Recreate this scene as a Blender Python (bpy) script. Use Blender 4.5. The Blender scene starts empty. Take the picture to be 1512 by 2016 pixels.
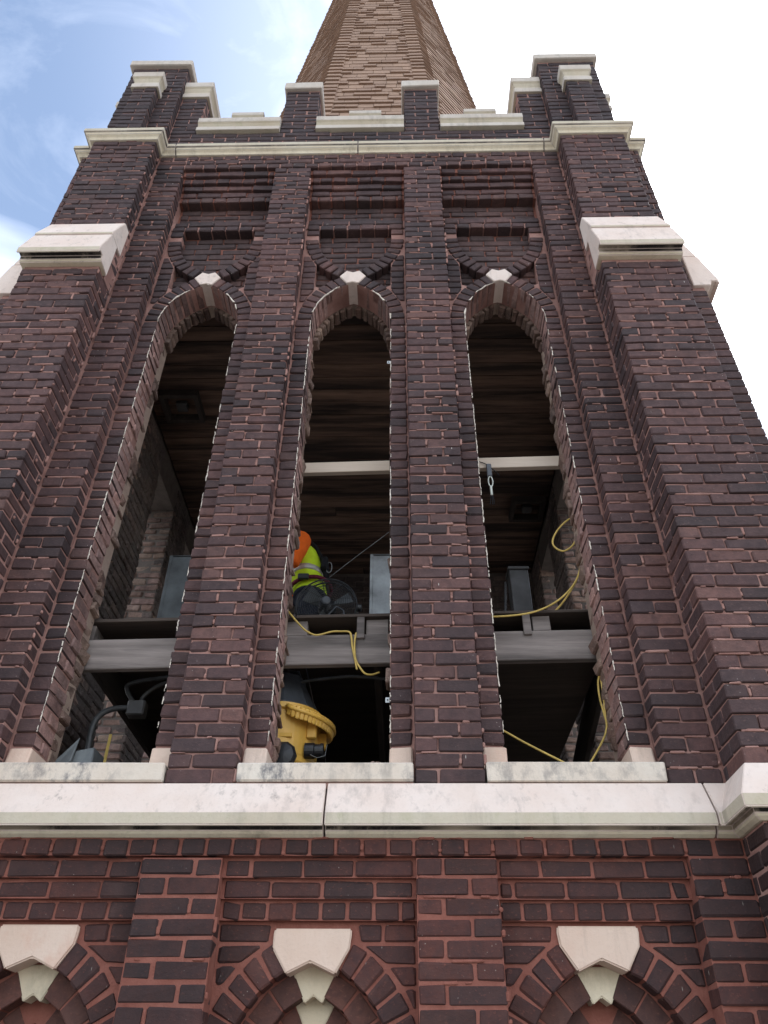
import bpy, bmesh, math, random
import numpy as np
from mathutils import Matrix, Vector
random.seed(7); rng = np.random.default_rng(7)
R = random.uniform
rad = math.radians
scene = bpy.context.scene
ZC = 1.6                                    # camera height above the ground; all z below are relative to the camera eye

# ------------------------------------------------------------------ camera
CAM = (0.3281, -3.3863, 0.0); YAW, PITCH, ROLL = -0.0228, 0.6686, 0.0075
cyw, syw, cp, sp = math.cos(YAW), math.sin(YAW), math.cos(PITCH), math.sin(PITCH)
fwd = np.array([syw*cp, cyw*cp, sp]); rgt = np.array([cyw, -syw, 0.0]); upv = np.cross(rgt, fwd)
cr, sr = math.cos(ROLL), math.sin(ROLL)
rgt, upv = cr*rgt + sr*upv, -sr*rgt + cr*upv
camd = bpy.data.cameras.new('camera'); cam = bpy.data.objects.new('camera', camd); scene.collection.objects.link(cam)
M = Matrix.Identity(4)
for i in range(3):
    M[i][0], M[i][1], M[i][2] = rgt[i], upv[i], -fwd[i]
M[0][3], M[1][3], M[2][3] = CAM[0], CAM[1], CAM[2] + ZC
cam.matrix_world = M
camd.sensor_fit = 'VERTICAL'; camd.sensor_height = 24.0; camd.sensor_width = 18.0
camd.lens = 24.0*1530/2016; camd.clip_start = 0.05; camd.clip_end = 6000
scene.camera = cam

# ------------------------------------------------------------------ sky and sun
SUN_EL, SUN_AZ = rad(56), rad(44)           # azimuth measured from +Y (behind the tower) towards +X (right)
sun_dir = Vector((math.sin(SUN_AZ)*math.cos(SUN_EL), math.cos(SUN_AZ)*math.cos(SUN_EL), math.sin(SUN_EL)))
world = bpy.data.worlds.new('World'); scene.world = world; world.use_nodes = True
wn = world.node_tree; wn.nodes.clear()
def wnode(t, **k):
    n = wn.nodes.new(t)
    for a, v in k.items(): setattr(n, a, v)
    return n
out = wnode('ShaderNodeOutputWorld'); bg = wnode('ShaderNodeBackground'); wn.links.new(bg.outputs[0], out.inputs[0])
sky = wnode('ShaderNodeTexSky', sky_type='NISHITA', sun_disc=False, sun_elevation=SUN_EL, sun_rotation=SUN_AZ)
sky.air_density = 1.3; sky.dust_density = 0.4; sky.ozone_density = 1.6
skm = wnode('ShaderNodeVectorMath', operation='SCALE'); skm.inputs['Scale'].default_value = 0.05
wn.links.new(sky.outputs[0], skm.inputs[0])
tc = wnode('ShaderNodeTexCoord')
mp = wnode('ShaderNodeMapping'); mp.inputs['Scale'].default_value = (1.6, 1.6, 2.6); mp.inputs['Location'].default_value = (7.81, 9.24, -0.13)  # offset chosen so a thin patch of cloud falls in view
mp.inputs['Rotation'].default_value = (0.2, 0.5, 0.4)
wn.links.new(tc.outputs['Generated'], mp.inputs[0])
nz = wnode('ShaderNodeTexNoise'); nz.inputs['Scale'].default_value = 0.8; nz.inputs['Detail'].default_value = 7; nz.inputs['Roughness'].default_value = 0.5
nz.inputs['Distortion'].default_value = 0.6
wn.links.new(mp.outputs[0], nz.inputs['Vector'])
rp = wnode('ShaderNodeMapRange'); rp.inputs[1].default_value = 0.40; rp.inputs[2].default_value = 0.84; rp.inputs[3].default_value = 0.02; rp.inputs[4].default_value = 0.85
wn.links.new(nz.outputs[0], rp.inputs[0])
nz2 = wnode('ShaderNodeTexNoise'); nz2.inputs['Scale'].default_value = 2.2; nz2.inputs['Detail'].default_value = 8; nz2.inputs['Roughness'].default_value = 0.6; nz2.inputs['Distortion'].default_value = 0.9
wn.links.new(mp.outputs[0], nz2.inputs['Vector'])
rp2 = wnode('ShaderNodeMapRange'); rp2.inputs[1].default_value = 0.40; rp2.inputs[2].default_value = 0.72; rp2.inputs[3].default_value = 0.0; rp2.inputs[4].default_value = 0.09
wn.links.new(nz2.outputs[0], rp2.inputs[0])
cov = wnode('ShaderNodeMath', operation='MAXIMUM'); wn.links.new(rp.outputs[0], cov.inputs[0]); wn.links.new(rp2.outputs[0], cov.inputs[1])
dot = wnode('ShaderNodeVectorMath', operation='DOT_PRODUCT'); dot.inputs[1].default_value = sun_dir
wn.links.new(tc.outputs['Generated'], dot.inputs[0])
def step(a, b, c):
    n = wnode('ShaderNodeMapRange', interpolation_type='SMOOTHSTEP'); n.inputs[1].default_value = a; n.inputs[2].default_value = b; n.inputs[3].default_value = 0.0; n.inputs[4].default_value = c
    wn.links.new(dot.outputs['Value'], n.inputs[0]); return n
g1, g2 = step(0.70, 1.0, 0.17), step(0.95, 1.0, 1.2)         # thin cloud scattering the sunlight forward, brightest at the veiled sun
ga = wnode('ShaderNodeMath', operation='ADD'); wn.links.new(g1.outputs[0], ga.inputs[0]); wn.links.new(g2.outputs[0], ga.inputs[1])
ms = wnode('ShaderNodeMix', data_type='RGBA')
wn.links.new(cov.outputs[0], ms.inputs[0]); wn.links.new(skm.outputs[0], ms.inputs[6]); ms.inputs[7].default_value = (1.45, 1.47, 1.52, 1)  # cloud brightness raised so unseen sky behind the camera fills the facade
av_ = wnode('ShaderNodeVectorMath', operation='ADD'); wn.links.new(ms.outputs[2], av_.inputs[0]); wn.links.new(ga.outputs[0], av_.inputs[1])
wn.links.new(av_.outputs[0], bg.inputs[0]); bg.inputs[1].default_value = 1.0

sund = bpy.data.lights.new('sun', 'SUN'); sund.energy = 1.5; sund.angle = rad(10); sund.color = (1.0, 0.96, 0.90)
suno = bpy.data.objects.new('sun', sund); scene.collection.objects.link(suno)
suno.rotation_euler = sun_dir.to_track_quat('Z', 'Y').to_euler(); suno.location = (20, 20, 40)
scene.view_settings.view_transform = 'Standard'; scene.view_settings.look = 'None'
scene.view_settings.exposure = 1.92; scene.view_settings.gamma = 1.0
scene.view_settings.use_curve_mapping = False

# ------------------------------------------------------------------ materials
class NT:
    """small helper round a node tree"""
    def __init__(s, name):
        s.m = bpy.data.materials.new(name); s.m.use_nodes = True; s.t = s.m.node_tree; s.n = s.t.nodes; s.n.clear()
        s.out = s.n.new('ShaderNodeOutputMaterial'); s.b = s.n.new('ShaderNodeBsdfPrincipled'); s.l(s.b.outputs[0], s.out.inputs[0])
        s.pos = s.n.new('ShaderNodeNewGeometry').outputs['Position']
    def l(s, a, b): s.t.links.new(a, b)
    def v(s, sc, loc=(0, 0, 0), rot=(0, 0, 0), src=None):
        m = s.n.new('ShaderNodeMapping'); m.inputs['Scale'].default_value = sc if hasattr(sc, '__len__') else (sc,)*3
        m.inputs['Location'].default_value = loc; m.inputs['Rotation'].default_value = rot
        s.l(src or s.pos, m.inputs[0]); return m.outputs[0]
    def noise(s, vec, scale=1, detail=4, rough=0.55, dist=0):
        n = s.n.new('ShaderNodeTexNoise'); n.inputs['Scale'].default_value = scale; n.inputs['Detail'].default_value = detail
        n.inputs['Roughness'].default_value = rough; n.inputs['Distortion'].default_value = dist; s.l(vec, n.inputs['Vector']); return n.outputs[0]
    def voro(s, vec, scale=1, feature='F1', out='Distance'):
        n = s.n.new('ShaderNodeTexVoronoi'); n.feature = feature; n.inputs['Scale'].default_value = scale; s.l(vec, n.inputs['Vector']); return n.outputs[out]
    def rng(s, val, a, b, c=0.0, d=1.0, smooth=False):
        n = s.n.new('ShaderNodeMapRange'); n.inputs[1].default_value = a; n.inputs[2].default_value = b; n.inputs[3].default_value = c; n.inputs[4].default_value = d
        if smooth: n.interpolation_type = 'SMOOTHSTEP'
        s.l(val, n.inputs[0]); return n.outputs[0]
    def math(s, op, a, b=None):
        n = s.n.new('ShaderNodeMath'); n.operation = op
        for i, x in enumerate((a, b)):
            if x is None: continue
            if isinstance(x, (int, float)): n.inputs[i].default_value = x
            else: s.l(x, n.inputs[i])
        return n.outputs[0]
    def ramp(s, val, stops, const=False):
        n = s.n.new('ShaderNodeValToRGB'); e = n.color_ramp.elements
        n.color_ramp.interpolation = 'CONSTANT' if const else 'LINEAR'
        while len(e) < len(stops): e.new(0.5)
        for el, (p, c) in zip(e, stops): el.position = p; el.color = (*c, 1)
        s.l(val, n.inputs[0]); return n.outputs[0]
    def mix(s, f, a, b, blend='MIX'):
        n = s.n.new('ShaderNodeMix'); n.data_type = 'RGBA'; n.blend_type = blend
        for i, x in ((0, f), (6, a), (7, b)):
            if isinstance(x, (int, float)): n.inputs[i].default_value = x
            elif isinstance(x, tuple): n.inputs[i].default_value = (*x, 1)
            else: s.l(x, n.inputs[i])
        return n.outputs[2]
    def attr(s, name):
        n = s.n.new('ShaderNodeAttribute'); n.attribute_name = name; return n.outputs['Fac']
    def orand(s): return s.n.new('ShaderNodeObjectInfo').outputs['Random']
    def rnd(s):
        a = s.math('ADD', s.attr('rnd'), s.orand()); return s.math('FRACT', a)
    def bump(s, h, strength=0.4, dist=0.004):
        n = s.n.new('ShaderNodeBump'); n.inputs['Strength'].default_value = strength; n.inputs['Distance'].default_value = dist
        s.l(h, n.inputs['Height']); s.l(n.outputs[0], s.b.inputs['Normal'])
    def fin(s, col, rough=0.8, spec=0.3, metal=0.0):
        if isinstance(col, tuple): s.b.inputs['Base Color'].default_value = (*col, 1)
        else: s.l(col, s.b.inputs['Base Color'])
        if isinstance(rough, (int, float)): s.b.inputs['Roughness'].default_value = rough
        else: s.l(rough, s.b.inputs['Roughness'])
        s.b.inputs['Specular IOR Level'].default_value = spec; s.b.inputs['Metallic'].default_value = metal
        return s.m

MAT = {}
def m_brick(name, stops, speck=0.65, smear=(0.19, 0.115, 0.10), smear_amt=0.55, rough=0.62, bump=0.5):
    t = NT(name); r = t.rnd()
    base = t.mix(0.35, t.ramp(r, stops, True), t.ramp(t.math('FRACT', t.math('MULTIPLY', r, 7.3)), stops))
    n1 = t.noise(t.v(24), 1, 6, 0.65); n2 = t.noise(t.v((60, 60, 90)), 1, 3, 0.6); n3 = t.noise(t.v(5.5), 1, 3, 0.5)
    col = t.mix(t.rng(n1, 0.38, 0.66, 0, 0.95), base, t.mix(0.5, base, (0.034, 0.026, 0.029)))
    col = t.mix(t.rng(n3, 0.52, 0.75, 0, 0.6, True), col, t.mix(0.5, base, (0.105, 0.062, 0.055)))
    col = t.mix(t.rng(n2, 0.6, 0.8, 0, smear_amt), col, smear)
    vo = t.voro(t.v(38), 1); sm = t.noise(t.v(3.1, (3, 1, 4)), 1, 2)
    sp_ = t.math('MULTIPLY', t.rng(vo, 0.10, 0.045), t.rng(sm, 0.5, 0.66, 0, speck))
    col = t.mix(sp_, col, (0.55, 0.50, 0.46))
    lowf = t.noise(t.v(0.9, (5, 3, 8)), 1, 4, 0.6)
    col = t.mix(t.rng(lowf, 0.46, 0.66, 0.0, 0.8, True), col, t.mix(0.75, col, (0.020, 0.017, 0.019)))
    st = t.noise(t.v((4.5, 4.5, 0.55), (1, 7, 2)), 1, 5, 0.65)
    col = t.mix(t.rng(st, 0.5, 0.72, 0.0, 0.5), col, t.mix(0.6, col, (0.020, 0.018, 0.020)))
    dr = t.voro(t.v((30, 30, 7), (0, 0, 3)), 1); dm = t.noise(t.v(2.2, (9, 1, 2)), 1, 2)
    col = t.mix(t.math('MULTIPLY', t.rng(dr, 0.075, 0.03), t.rng(dm, 0.54, 0.64, 0, speck*1.5)), col, (0.6, 0.57, 0.53))
    h = t.math('ADD', t.math('MULTIPLY', n1, 0.7), t.math('MULTIPLY', n2, 0.5))
    t.bump(h, bump, 0.009)
    return t.fin(col, t.rng(n1, 0.2, 0.8, rough-0.02, rough+0.22), 0.20)
MAT['brick'] = m_brick('dark_brick', [(0, (0.066, 0.039, 0.039)), (0.12, (0.100, 0.053, 0.051)), (0.25, (0.049, 0.033, 0.034)), (0.34, (0.115, 0.060, 0.056)), (0.46, (0.074, 0.044, 0.044)), (0.57, (0.092, 0.050, 0.048)), (0.68, (0.056, 0.039, 0.041)), (0.77, (0.130, 0.066, 0.058)), (0.86, (0.043, 0.031, 0.032)), (0.92, (0.160, 0.082, 0.070)), (0.97, (0.080, 0.046, 0.045))])
MAT['brick_soot'] = m_brick('soot_blackened_brick', [(0, (0.040, 0.029, 0.031)), (0.3, (0.056, 0.036, 0.037)), (0.6, (0.043, 0.033, 0.036)), (0.85, (0.066, 0.042, 0.041)), (1.0, (0.036, 0.030, 0.034))], 0.3)
MAT['brick_low'] = m_brick('lower_brick', [(0, (0.054, 0.024, 0.020)), (0.2, (0.077, 0.030, 0.026)), (0.38, (0.057, 0.027, 0.025)), (0.55, (0.091, 0.034, 0.027)), (0.72, (0.061, 0.027, 0.024)), (0.85, (0.047, 0.027, 0.026)), (1.0, (0.104, 0.036, 0.027))], 0.5, (0.178, 0.066, 0.050), 0.85)
MAT['brick_arch'] = m_brick('red_washed_arch_brick', [(0, (0.100, 0.045, 0.036)), (0.4, (0.125, 0.054, 0.042)), (0.7, (0.095, 0.045, 0.038)), (1.0, (0.145, 0.062, 0.047))], 0.2, (0.2, 0.09, 0.07), 0.7)
MAT['brick_red'] = m_brick('sheltered_brick', [(0, (0.082, 0.050, 0.047)), (0.4, (0.115, 0.064, 0.057)), (0.7, (0.088, 0.057, 0.054)), (1.0, (0.140, 0.073, 0.062))], 0.1, (0.17, 0.085, 0.07), 0.4)
MAT['brick_clean_lit'] = m_brick('lit_cut_reveal_brick', [(0, (0.348, 0.210, 0.189)), (0.35, (0.464, 0.275, 0.239)), (0.65, (0.377, 0.254, 0.232)), (1.0, (0.551, 0.326, 0.275))], 0.3, (0.551, 0.420, 0.362), 0.7, 0.85, 0.9)  # unweathered brick, lightened further to stand in for sky light on the reveals
MAT['brick_rough'] = m_brick('broken_backing_brick', [(0, (0.250, 0.156, 0.125)), (0.35, (0.338, 0.237, 0.188)), (0.65, (0.237, 0.169, 0.144)), (1.0, (0.413, 0.300, 0.225))], 0.5, (0.562, 0.463, 0.362), 0.9, 0.92, 1.0)
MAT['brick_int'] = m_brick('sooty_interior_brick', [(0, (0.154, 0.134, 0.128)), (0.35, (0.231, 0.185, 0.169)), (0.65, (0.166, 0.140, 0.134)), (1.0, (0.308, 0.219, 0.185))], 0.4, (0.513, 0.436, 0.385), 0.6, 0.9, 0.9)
MAT['brick_jamb'] = m_brick('daylit_interior_brick', [(0, (0.325, 0.213, 0.175)), (0.35, (0.425, 0.312, 0.250)), (0.65, (0.350, 0.237, 0.213)), (1.0, (0.500, 0.388, 0.312))], 0.3, (0.562, 0.475, 0.388), 0.6, 0.9, 0.9)  # interior brick with the daylight on the jambs put into its pale colour

def m_mortar(name, c1, c2, dark):
    t = NT(name); n1 = t.noise(t.v(9), 1, 6, 0.7); n2 = t.noise(t.v(130), 1, 3); n3 = t.noise(t.v(1.7), 1, 3)
    col = t.mix(t.rng(n1, 0.3, 0.7), c1, c2); col = t.mix(t.rng(n3, 0.45, 0.75, 0, 0.6), col, dark); t.bump(n2, 0.7, 0.004)
    return t.fin(col, 0.95, 0.1)
MAT['mortar'] = m_mortar('pink_mortar', (0.25, 0.130, 0.110), (0.36, 0.22, 0.19), (0.12, 0.066, 0.058))
MAT['mortar_low'] = m_mortar('red_mortar', (0.18, 0.066, 0.050), (0.27, 0.115, 0.090), (0.11, 0.042, 0.034))
MAT['mortar_red'] = m_mortar('sheltered_red_mortar', (0.18, 0.072, 0.055), (0.24, 0.115, 0.09), (0.13, 0.055, 0.045))
MAT['mortar_int'] = m_mortar('sooty_mortar', (0.11, 0.095, 0.088), (0.18, 0.155, 0.14), (0.05, 0.046, 0.045))
MAT['mortar_torn'] = m_mortar('torn_bed_mortar', (0.30, 0.22, 0.18), (0.42, 0.34, 0.28), (0.2, 0.14, 0.12))
MAT['caulk'] = m_mortar('chalky_edge_mortar', (0.62, 0.56, 0.48), (0.72, 0.67, 0.60), (0.45, 0.38, 0.32))

def m_stone(name, c, stain, amt, scale=6.0, streak=False, lo=0.5, hi=0.72):
    t = NT(name); n1 = t.noise(t.v(3.0), 1, 5, 0.6); n2 = t.noise(t.v(70), 1, 4, 0.6)
    n3 = t.noise(t.v((scale*1.6, scale, scale*(0.45 if streak else 1.0)), (2, 5, 1)), 1, 9, 0.72)
    col = t.mix(t.rng(n1, 0.3, 0.7), c, tuple(x*y for x, y in zip(c, (0.90, 0.84, 0.80))))
    n4 = t.noise(t.v(2.1, (7, 2, 3)), 1, 3)
    f = t.math('MULTIPLY', t.rng(n3, lo, hi), t.rng(n4, 0.35, 0.65, 0.0, amt))
    col = t.mix(f, col, stain); col = t.mix(t.rng(n2, 0.55, 0.8, 0, 0.25), col, tuple(x*0.62 for x in c))
    n5 = t.noise(t.v((16, 16, 2.2), (4, 1, 6)), 1, 5, 0.65); n6 = t.noise(t.v(1.3, (2, 8, 1)), 1, 2)
    col = t.mix(t.math('MULTIPLY', t.rng(n5, 0.5, 0.72), t.rng(n6, 0.4, 0.62, 0.0, 0.5)), col, tuple(x*0.42 for x in c))
    t.bump(t.math('ADD', n2, t.math('MULTIPLY', n3, 0.6)), 0.5, 0.004)
    return t.fin(col, 0.9, 0.2)
MAT['stone'] = m_stone('pale_limestone', (0.67, 0.59, 0.54), (0.25, 0.22, 0.20), 0.9, 15, False, 0.55, 0.70)
MAT['stone_face'] = m_stone('yellowish_limestone', (0.50, 0.462, 0.375), (0.34, 0.33, 0.22), 0.9, 7)  # darker, yellower stone for fascias and moulding undersides
MAT['stone_drip'] = m_stone('black_drip_limestone', (0.50, 0.45, 0.36), (0.03, 0.027, 0.025), 1.6, 2.4, False, 0.34, 0.48)  # stone mottled near-black, for the drip grooves
MAT['stone_mould'] = m_stone('cream_limestone', (0.66, 0.61, 0.48), (0.20, 0.18, 0.14), 0.7, 6)
MAT['stone_sill'] = m_stone('mottled_sill_limestone', (0.62, 0.57, 0.50), (0.13, 0.13, 0.14), 0.95, 9, False, 0.47, 0.62)
MAT['stone_key'] = m_stone('pink_washed_limestone', (0.62, 0.50, 0.42), (0.52, 0.30, 0.22), 0.75, 3)
MAT['stone_inner'] = m_stone('ochre_limestone', (0.62, 0.56, 0.43), (0.20, 0.18, 0.12), 0.8, 6)
MAT['stone_cap'] = m_stone('grey_cap_limestone', (0.50, 0.468, 0.425), (0.20, 0.19, 0.155), 0.85, 5)

def m_wood(name, c1, c2, dark, axis='X', soot=0.6, rough=0.85, grain=1.0, objr=0.5):
    t = NT(name)
    sc = {'X': (0.9, 14, 14), 'Y': (14, 0.9, 14), 'Z': (14, 14, 0.9)}[axis]
    r = t.orand(); w = t.n.new('ShaderNodeCombineXYZ'); t.l(t.math('MULTIPLY', r, 31.0), w.inputs[0]); t.l(t.math('MULTIPLY', r, 17.0), w.inputs[2])
    av = t.n.new('ShaderNodeVectorMath'); av.operation = 'ADD'; t.l(t.pos, av.inputs[0]); t.l(w.outputs[0], av.inputs[1])
    n1 = t.noise(t.v(tuple(x*grain for x in sc), src=av.outputs[0]), 1, 6, 0.62, 0.8); n2 = t.noise(t.v(tuple(x*4 for x in sc), src=av.outputs[0]), 1, 4, 0.6)
    n3 = t.noise(t.v(tuple((0.5 if x < 2 else 5.5) for x in sc), src=av.outputs[0]), 1, 6, 0.65)
    col = t.mix(t.rng(n1, 0.3, 0.7), c1, c2); col = t.mix(t.rng(r, 0, 1, 0, objr), col, tuple(x*0.5 for x in c1))
    col = t.mix(t.rng(n3, 0.36, 0.60, 0, soot), col, dark); col = t.mix(t.rng(n2, 0.58, 0.8, 0, 0.5), col, dark)
    t.bump(t.math('ADD', n1, n2), 0.4, 0.004)
    return t.fin(col, rough, 0.2)
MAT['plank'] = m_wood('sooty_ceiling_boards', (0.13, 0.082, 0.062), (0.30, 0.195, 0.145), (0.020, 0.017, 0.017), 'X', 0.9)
MAT['beam'] = m_wood('grey_weathered_timber', (0.20, 0.175, 0.163), (0.38, 0.335, 0.315), (0.065, 0.058, 0.056), 'X', 0.85, 0.85, 1.0, 0.1)
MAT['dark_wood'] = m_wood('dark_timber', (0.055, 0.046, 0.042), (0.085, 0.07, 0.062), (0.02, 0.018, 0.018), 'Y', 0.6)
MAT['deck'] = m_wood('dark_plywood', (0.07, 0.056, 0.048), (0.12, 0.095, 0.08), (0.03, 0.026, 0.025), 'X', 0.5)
MAT['lumber'] = m_wood('new_lumber', (0.58, 0.49, 0.40), (0.70, 0.62, 0.53), (0.40, 0.31, 0.23), 'X', 0.25, 0.75)
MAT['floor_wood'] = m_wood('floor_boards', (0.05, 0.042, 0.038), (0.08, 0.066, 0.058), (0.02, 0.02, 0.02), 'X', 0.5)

def m_simple(name, c, rough=0.5, metal=0.0, spec=0.5, var=0.15, scale=8, bump=0.0):
    t = NT(name); n = t.noise(t.v(scale), 1, 5, 0.6)
    col = t.mix(t.rng(n, 0.3, 0.7), c, tuple(x*(1-var*2) for x in c))
    if bump: t.bump(n, bump, 0.003)
    return t.fin(col, t.rng(n, 0.3, 0.7, max(0.05, rough-0.08), min(1, rough+0.1)), spec, metal)
MAT['galv'] = m_simple('galvanised_sheet', (0.42, 0.45, 0.46), 0.5, 0.45, 0.5, 0.3, 5)
MAT['galv_dark'] = m_simple('dull_zinc_sheet', (0.15, 0.17, 0.18), 0.6, 0.3, 0.5, 0.25, 6)
MAT['steel_dark'] = m_simple('dark_painted_steel', (0.085, 0.085, 0.088), 0.55, 0.2, 0.5, 0.2, 10)
MAT['black_plastic'] = m_simple('black_plastic', (0.018, 0.02, 0.024), 0.38, 0, 0.5, 0.2, 14)
MAT['grey_plastic'] = m_simple('charcoal_plastic', (0.075, 0.085, 0.10), 0.42, 0, 0.5, 0.2, 14)
MAT['yellow'] = m_simple('yellow_plastic', (0.82, 0.49, 0.09), 0.45, 0, 0.5, 0.12, 6)
MAT['cord'] = m_simple('yellow_cord_rubber', (0.62, 0.45, 0.12), 0.55, 0, 0.4, 0.15, 20)
MAT['conduit'] = m_simple('grey_conduit', (0.07, 0.075, 0.08), 0.55, 0.2, 0.5, 0.2, 20)
MAT['orange'] = m_simple('orange_cotton', (0.95, 0.17, 0.025), 0.85, 0, 0.1, 0.08, 12, 0.3)
MAT['lime'] = m_simple('lime_mesh_fabric', (0.62, 0.86, 0.04), 0.8, 0, 0.1, 0.08, 18, 0.3)
MAT['reflect'] = m_simple('silver_reflective_tape', (0.58, 0.57, 0.52), 0.4, 0.3, 0.5, 0.1, 10)
MAT['maroon'] = m_simple('maroon_webbing', (0.16, 0.022, 0.045), 0.8, 0, 0.2, 0.2, 40)
MAT['black_web'] = m_simple('black_webbing', (0.015, 0.016, 0.02), 0.8, 0, 0.2, 0.2, 40)
MAT['denim'] = m_simple('dark_trousers', (0.03, 0.035, 0.05), 0.9, 0, 0.1, 0.2, 20)
MAT['skin'] = m_simple('skin', (0.42, 0.24, 0.17), 0.6, 0, 0.4, 0.08, 10)
MAT['hair'] = m_simple('dark_hair', (0.02, 0.015, 0.012), 0.7, 0, 0.3, 0.2, 60)
MAT['white_clip'] = m_simple('white_metal_clip', (0.62, 0.66, 0.60), 0.4, 0.3, 0.5, 0.1, 20)
MAT['roof'] = m_simple('grey_roof_deck', (0.16, 0.155, 0.15), 0.9, 0, 0.2, 0.2, 2)
t = NT('gravel_ground'); n = t.noise(t.v(3), 1, 6, 0.7); n2 = t.voro(t.v(22), 1)
t.bump(n2, 0.6, 0.02); MAT['ground'] = t.fin(t.mix(t.rng(n, 0.3, 0.7), (0.15, 0.138, 0.128), (0.21, 0.195, 0.18)), 0.95, 0.1)

t = NT('tan_shingle'); r = t.rnd(); n = t.noise(t.v(190), 1, 3, 0.7); n2 = t.noise(t.v(2.3), 1, 4)
c = t.ramp(r, [(0, (0.31, 0.212, 0.158)), (0.3, (0.28, 0.192, 0.145)), (0.55, (0.34, 0.232, 0.172)), (0.8, (0.265, 0.180, 0.137)), (1, (0.32, 0.216, 0.160))])
c = t.mix(t.rng(n, 0.45, 0.75, 0, 0.35), c, (0.15, 0.115, 0.1)); c = t.mix(t.rng(n2, 0.5, 0.8, 0, 0.25), c, (0.19, 0.145, 0.125))
t.bump(n, 0.6, 0.003); MAT['shingle'] = t.fin(c, 0.95, 0.15)

# brick-textured material for the flanks the photograph does not show
t = NT('flank_brick'); bt = t.n.new('ShaderNodeTexBrick'); bt.inputs['Scale'].default_value = 1.0
bt.inputs['Brick Width'].default_value = 0.213; bt.inputs['Row Height'].default_value = 0.0714; bt.inputs['Mortar Size'].default_value = 0.006
bt.inputs['Color1'].default_value = (0.06, 0.038, 0.037, 1); bt.inputs['Color2'].default_value = (0.08, 0.045, 0.042, 1); bt.inputs['Mortar'].default_value = (0.28, 0.16, 0.13, 1)
sx = t.n.new('ShaderNodeSeparateXYZ'); t.l(t.pos, sx.inputs[0]); cx_ = t.n.new('ShaderNodeCombineXYZ')
t.l(t.math('ADD', sx.outputs[0], sx.outputs[1]), cx_.inputs[0]); t.l(sx.outputs[2], cx_.inputs[1]); t.l(cx_.outputs[0], bt.inputs['Vector'])
t.bump(bt.outputs['Fac'], -0.6, 0.01); MAT['flank'] = t.fin(bt.outputs['Color'], 0.8, 0.3)

# ------------------------------------------------------------------ mesh helpers (vertices in camera-relative z; ZC added on build)
COL = scene.collection
def wloc(o):
    p = Vector(o.location); q = o.parent
    while q: p += Vector(q.location); q = q.parent
    return p
def tag(o, label=None, cat=None, group=None, kind=None):
    if label: o['label'] = label
    if cat: o['category'] = cat
    if group: o['group'] = group
    if kind: o['kind'] = kind
    return o
def empty(name, loc, label=None, cat=None, group=None):
    o = bpy.data.objects.new(name, None); COL.objects.link(o); o.location = (loc[0], loc[1], loc[2]+ZC); o.empty_display_size = 0.2
    return tag(o, label, cat, group)

# chamfered box template: 24 vertices, 6 faces + 12 edges + 8 corners
_T = []; _idx = {}
for i in (0, 1):
    for j in (0, 1):
        for k in (0, 1):
            for a in range(3):
                _idx[(i, j, k, a)] = len(_T); _T.append(((i, j, k), a))
_F = []; _FK = []                               # faces; kind: axis*2+sign for big faces, -1 otherwise
for a in range(3):
    b, c = [x for x in range(3) if x != a]
    for s in (0, 1):
        q = []
        for (u, v) in ((0, 0), (1, 0), (1, 1), (0, 1)):
            cr_ = [0, 0, 0]; cr_[a] = s; cr_[b] = u; cr_[c] = v; q.append(_idx[(*cr_, a)])
        _F.append(q); _FK.append(a*2+s)
for e in range(3):
    a, b = [x for x in range(3) if x != e]
    for sa in (0, 1):
        for sb in (0, 1):
            c0 = [0, 0, 0]; c0[a] = sa; c0[b] = sb; c1 = list(c0); c1[e] = 1
            _F.append([_idx[(*c0, a)], _idx[(*c0, b)], _idx[(*c1, b)], _idx[(*c1, a)]]); _FK.append(-1)
for i in (0, 1):
    for j in (0, 1):
        for k in (0, 1):
            _F.append([_idx[(i, j, k, 0)], _idx[(i, j, k, 1)], _idx[(i, j, k, 2)]]); _FK.append(-1)
# fix winding so that every face points outward on the unit cube
def _tv(v, ch=0.1):
    (c, a) = _T[v]; return np.array([c[x] if x == a else (ch if c[x] == 0 else 1-ch) for x in range(3)], float)
for fi, f in enumerate(_F):
    P = [_tv(v) for v in f]; nrm = np.cross(P[1]-P[0], P[2]-P[0]); ctr = sum(P)/len(P) - 0.5
    if nrm @ ctr < 0: _F[fi] = f[::-1]

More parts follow.
